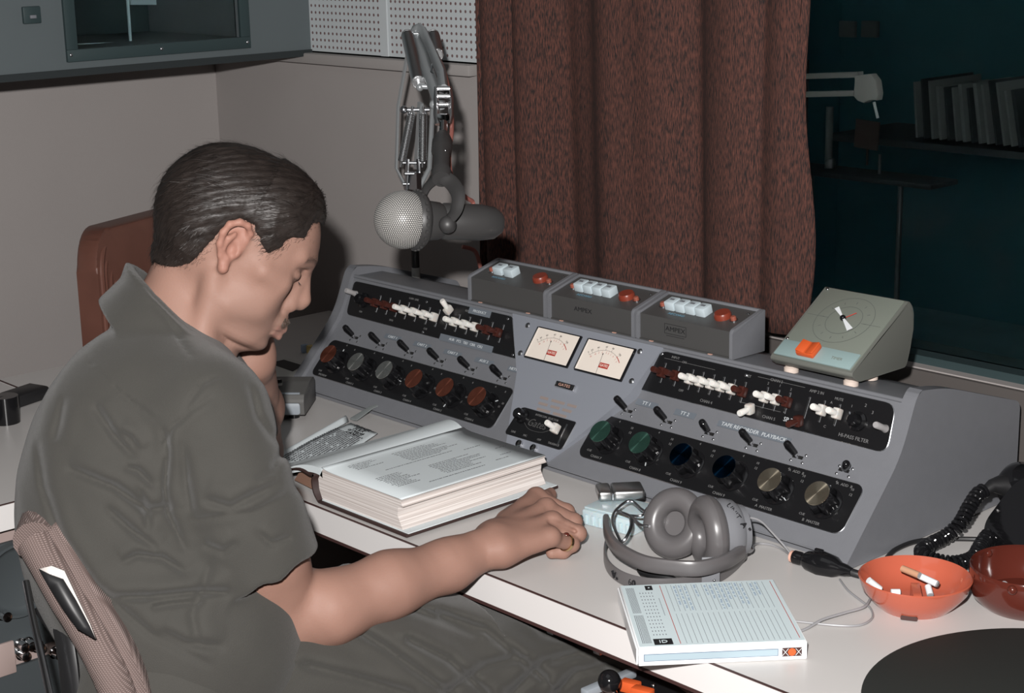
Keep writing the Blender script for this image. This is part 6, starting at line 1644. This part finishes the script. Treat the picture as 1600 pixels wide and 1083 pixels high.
# front loop: highlight painted as a pale patch, dark hollow as a black sheet
b = B(OI); lp_ = [Vector(A3(x, y, 1.785)) for x, y in ((60, 889), (80, 884), (100, 892), (118, 930), (140, 975), (149, 998), (138, 990), (118, 962), (92, 928), (72, 905))]
b.quad(lp_); o = b.obj('highlight_patch', mat('pale_highlight', (.62, .58, .55), .7), oc); so = o.modifiers.new('s', 'SOLIDIFY'); so.thickness = .004
b = B(OI); lp_ = [Vector(A3(x, y, 1.779)) for x, y in ((60, 889), (76, 897), (98, 905), (118, 938), (139, 978), (148, 998), (120, 982), (98, 952), (78, 920))]
b.quad(lp_); o = b.obj('dark_hollow', 'black_rubber', oc); so = o.modifiers.new('s', 'SOLIDIFY'); so.thickness = .003
# steel bar and dark bracket at the back
b = B(OI); b.tube(smooth_path([Vector(A3(40, 908, 1.90)), Vector(A3(50, 960, 1.89)), Vector(A3(66, 1030, 1.88)), Vector(A3(84, 1110, 1.87)), Vector(A3(110, 1180, 1.9))], 6), .0075, n=10, flat=(1, .55)); b.obj('back_bar', 'steel', oc)
b = B(OI); b.tube(smooth_path([Vector(A3(62, 900, 1.91)), Vector(A3(92, 960, 1.90)), Vector(A3(106, 1030, 1.89)), Vector(A3(112, 1090, 1.89))], 6), .018, n=12, flat=(1, .4)); b.tube(smooth_path([Vector(A3(70, 940, 1.94)), Vector(A3(110, 1000, 1.94)), Vector(A3(150, 1083, 1.94))], 6), .02, n=12, flat=(1, .4)); b.obj('bracket', 'black_rubber', oc)
sc_ = (HR + HL) / 2; zS = float(min(HR[2], HL[2])) - .105
b = B(OI); fx_ = (KR - HR); fx_ = Vector((fx_[0], fx_[1], 0)).normalized(); ang = math.atan2(fx_.y, fx_.x)
b.box(Vector((sc_[0], sc_[1], zS - .025)) + fx_ * .10, (.44, .46, .07), bev=.03, seg=4, R=Matrix.Rotation(ang, 3, 'Z')); b.obj('seat', mw, oc)
b = B(OI); c0 = Vector((sc_[0], sc_[1], 0)) + fx_ * .08; b.cyl(c0 + Vector((0, 0, .07)), c0 + Vector((0, 0, zS - .05)), .026)
for k in range(5):
    t_ = k * 2 * PI / 5 + .3; b.tube([c0 + Vector((0, 0, .10)), c0 + Vector((.15 * math.cos(t_), .15 * math.sin(t_), .075)), c0 + Vector((.27 * math.cos(t_), .27 * math.sin(t_), .055))], .016); b.sph(c0 + Vector((.27 * math.cos(t_), .27 * math.sin(t_), .027)), .026, 1)
b.obj('base', ['steel', 'black_rubber'], oc)

# ================================================================== headphones
hp = thing('headphones', 'grey padded headphones lying on the desk with one cushion facing up front', 'headphones', onz(1050, 880, DZ))
HI = Matrix.Translation(-hp.location)
def qn(v): return Vector(v).normalized().to_track_quat('Z', 'Y').to_matrix()
def cushion(c, n_, R, r, name, depth=.0):
    b = B(HI); Rq = qn(n_); prof = [(R + r * math.cos(t), r * 1.05 * math.sin(t)) for t in np.linspace(0, 2 * PI, 21)]
    b.lathe(prof, c, R=Rq @ Matrix.Diagonal((1, 1.10, 1)), n=48)
    b.lathe([(0, -.006), (R - r * .4, -.006)], c, R=Rq @ Matrix.Diagonal((1, 1.10, 1)), n=48)
    return b.obj(name, 'headphone_grey', hp)
cA = onz(1054, 817, DZ + .047); nA = -FWD * .86 - RIGHT * .42 + Vector((0, 0, .20))
oA = cushion(cA, nA, .0275, .0135, 'ear_cushion')
b = B(HI); b.lathe([(.038, .0), (.038, .012), (.034, .022), (.020, .030), (0, .032)], cA, R=qn(-nA) @ Matrix.Diagonal((1, 1.10, 1)), n=40); b.obj('ear_cup', 'headphone_light', hp)
cB = onz(1107, 834, DZ + .049); nB = -RIGHT * .93 - FWD * .28 - Vector((0, 0, .10))
oB = cushion(cB, nB, .0300, .0140, 'ear_cushion')
nBn = nB.normalized()
b = B(HI); b.lathe([(.038, .004), (.0385, .020), (.0355, .032), (.030, .038)], cB, R=qn(-nB) @ Matrix.Diagonal((1, 1.10, 1)), n=40); b.lathe([(.030, .038), (.028, .046), (.016, .050), (0, .050)], cB, R=qn(-nB) @ Matrix.Diagonal((1, 1.10, 1)), n=40)
b.obj('ear_cup', 'headphone_light', hp)
# lettering on the cup rim
Tt = Matrix.Identity(4); zc_ = (-FWD * .75 + Vector((0, 0, .6)) + RIGHT * .25).normalized(); xc_ = (DOWN * .9 + RIGHT * .45); xc_ = (xc_ - zc_ * xc_.dot(zc_)).normalized(); yc_ = zc_.cross(xc_)
for i in range(3): Tt[i][0] = xc_[i]; Tt[i][1] = yc_[i]; Tt[i][2] = zc_[i]
Tt.translation = cB - nBn * .026 + zc_ * .0375 - Vector((0, 0, .0)) - hp.location
b = B(); b.text('UNIT  A "', (0, 0, 0), .0100, T=Tt, ext=.0012); b.obj('cup_lettering', 'ink_black', hp)
# bands: strips standing on edge
def strip(path, z0, z1, th, name, m, n=8):
    path = smooth_path([Vector((p.x, p.y, 0)) for p in path], n); b = B(HI); N = len(path); L = []
    for i, p in enumerate(path):
        t = (path[min(i + 1, N - 1)] - path[max(i - 1, 0)]).normalized(); s_ = Vector((-t.y, t.x, 0))
        ring = []
        for k in range(12):
            a = 2 * PI * k / 12; ring.append(p + s_ * math.copysign(abs(math.cos(a)) ** .7, math.cos(a)) * th / 2 + Vector((0, 0, (z0 + z1) / 2 + math.copysign(abs(math.sin(a)) ** .6, math.sin(a)) * (z1 - z0) / 2)))
        L.append([b.bm.verts.new(b.T @ q_) for q_ in ring])
    for a, c in zip(L, L[1:]):
        for k in range(12): f = b.bm.faces.new((a[k], a[(k + 1) % 12], c[(k + 1) % 12], c[k])); f.smooth = True
    b.bm.faces.new(L[0][::-1]); b.bm.faces.new(L[-1])
    return b.obj(name, m, hp)
zt = DZ + .034
topb = [onz(x, y, zt) for x, y in ((947, 814), (949, 832), (960, 852), (980, 867), (1010, 880), (1050, 886), (1085, 888), (1112, 884), (1140, 874), (1160, 860))]
strip(topb, DZ + .024, DZ + .044, .009, 'padded_band', 'headphone_grey')
zb = DZ + .010
lowb = [onz(x, y, zb) for x, y in ((952, 838), (946, 856), (946, 874), (956, 891), (978, 905), (1010, 913), (1050, 914), (1090, 909), (1125, 898), (1150, 880), (1166, 862))]
lo2 = strip(lowb, DZ + .001, DZ + .019, .0035, 'outer_band', 'headphone_grey')
Tl = Matrix.Identity(4); p0 = onz(958, 893, zb); p1 = onz(1000, 911, zb); xv = Vector((p1.x - p0.x, p1.y - p0.y, 0)).normalized(); nv = Vector((xv.y, -xv.x, 0))
for i in range(3): Tl[i][0] = -xv[i]; Tl[i][1] = (0, 0, -1)[i]; Tl[i][2] = nv[i]
Tl.translation = (p0 + p1) / 2 + nv * .0035 - hp.location
b = B(); b.text('0910  "A', (0, 0, 0), .0120, T=Tl, ext=.0025); b.obj('band_lettering', 'ink_black', hp)
# clamp plate
pc_ = onz(1109, 886, DZ + .024); xr = RIGHT.copy(); xr.z = 0; xr.normalize()
Rm_ = Matrix((tuple(xr), (-xr.y, xr.x, 0), (0, 0, 1))).transposed()
b = B(HI); b.box(pc_ + Rm_ @ Vector((0, -.010, 0)), (.022, .003, .034), R=Rm_, bev=.0012); 
for dx, dz in ((.004, .012), (.004, -.012)): b.sph(pc_ + Rm_ @ Vector((dx, -.012, dz)), .0018, 1, n=10)
b.obj('clamp_plate', ['headphone_light', 'steel'], hp)
b = B(HI)
b.box(onz(1148, 825, DZ + .052), (.004, .012, .030), R=Matrix.Rotation(-.5, 3, 'X'), bev=.001); b.tube(smooth_path([onz(1158, 818, DZ + .055), onz(1160, 835, DZ + .045), onz(1163, 850, DZ + .030)], 5), .0042, n=8); b.sph(onz(1163, 850, DZ + .026), .0065); b.sph(onz(1170, 856, DZ + .020), .0065); b.box(onz(1155, 842, DZ + .032), (.010, .010, .012), bev=.002); b.obj('hinge', 'steel', hp)
b = B(HI)
b.tube(smooth_path([onz(978, 862, DZ + .03), onz(966, 838, DZ + .04), onz(957, 815, DZ + .045), onz(962, 797, DZ + .05), onz(984, 782, DZ + .052), onz(1002, 795, DZ + .050), onz(1012, 801, DZ + .050)], 7), .0018, n=8)
b.tube(smooth_path([onz(962, 797, DZ + .048), onz(985, 806, DZ + .046), onz(1000, 819, DZ + .045), onz(1014, 822, DZ + .045)], 7), .0018, n=8)
b.tube(smooth_path([onz(985, 805, DZ + .045), onz(1003, 805, DZ + .047), onz(1012, 793, DZ + .050), onz(1024, 788, DZ + .052)], 7), .0016, n=8, mi=0)
b.tube(smooth_path([onz(985, 806, DZ + .045), onz(986, 822, DZ + .040), onz(977, 842, DZ + .030), onz(965, 850, DZ + .022)], 7), .0022, n=8, mi=0)
b.obj('yoke_wire', 'steel', hp)
tag(B().tube([onz(999, 889, DZ + .010) , onz(1004, 891, DZ + .010), onz(1044, 903, DZ + .009), onz(1056, 907, DZ + .008)], .008, n=16, rs=[.0045, .0072, .0068, .0035]).obj('black_plug', 'black_rubber'), 'black plug lying between the two headphone bands', 'plug')
tag(B().tube(smooth_path([onz(1150, 818, DZ + .052), onz(1160, 811, DZ + .056), onz(1175, 809, DZ + .056), onz(1190, 815, DZ + .050), onz(1205, 830, DZ + .036), onz(1225, 852, DZ + .018), onz(1238, 868, DZ + .010)], 8), .0013, n=8).obj('headphone_cord', 'cable_grey'), 'thin grey headphone cord arching from the ear cup to the black plug', 'cable')
tag(B().tube(smooth_path([onz(1172, 853, DZ + .012), onz(1185, 849, DZ + .003), onz(1205, 851, DZ + .0022), onz(1222, 858, DZ + .0022), onz(1236, 867, DZ + .006)], 8), .0014, n=8).obj('headphone_cord', 'cable_grey'), 'thin grey headphone cord lying along the foot of the console', 'cable')

# ================================================================== tape machine corner below the desk edge, bottom of the picture
td = thing('tape_machine', 'grey tape machine with black panel, orange key and ball lever below the desk edge', 'tape machine', onz(1010, 1083, .62))
TI = Matrix.Translation(-td.location)
zT = .640
def zz_(px, py): p = onz(px, py, zT); return (p.x, p.y)
case = [zz_(905, 1100), zz_(985, 1043), zz_(1000, 1040), zz_(1015, 1046), zz_(1060, 1062), zz_(1180, 1130), zz_(1180, 1400), zz_(905, 1400)]
b = B(TI); b.prism(case, .30, zT); b.obj('case', 'box_white' if False else 'panel_beige', td)
pan = [zz_(965, 1075), zz_(988, 1050), zz_(1003, 1052), zz_(1040, 1062), zz_(1085, 1095), zz_(1085, 1300), zz_(960, 1300)]
b = B(TI); b.prism(pan, zT, zT + .003); b.obj('deck_panel', 'black_panel', td)
b = B(TI); p0, p1 = onz(912, 1083, zT + .012), onz(990, 1050, zT + .012); d_ = (p1 - p0); b.box((p0 + p1) / 2, (d_.length, .012, .010), R=Matrix.Rotation(math.atan2(d_.y, d_.x), 3, 'Z'), bev=.002); b.obj('edge_rail', 'pad_silver', td)
b = B(TI); pk = onz(952, 1064, zT + .035); b.sph(pk, .0135, n=24); b.cyl(pk, onz(965, 1090, zT), .003, mi=1); b.obj('ball_lever', ['black_gloss', 'chrome'], td)
for px, py, w_ in ((985, 1072, .024), (1004, 1083, .026)):
    b = B(TI); b.box(onz(px, py, zT + .010), (w_, .014, .014), R=Matrix.Rotation(.25, 3, 'Z'), bev=.002); b.obj('orange_key', 'orange_rocker', td)
b = B(TI); b.sph(onz(1021, 1071, zT + .005), .003); b.obj('screw', 'chrome', td)
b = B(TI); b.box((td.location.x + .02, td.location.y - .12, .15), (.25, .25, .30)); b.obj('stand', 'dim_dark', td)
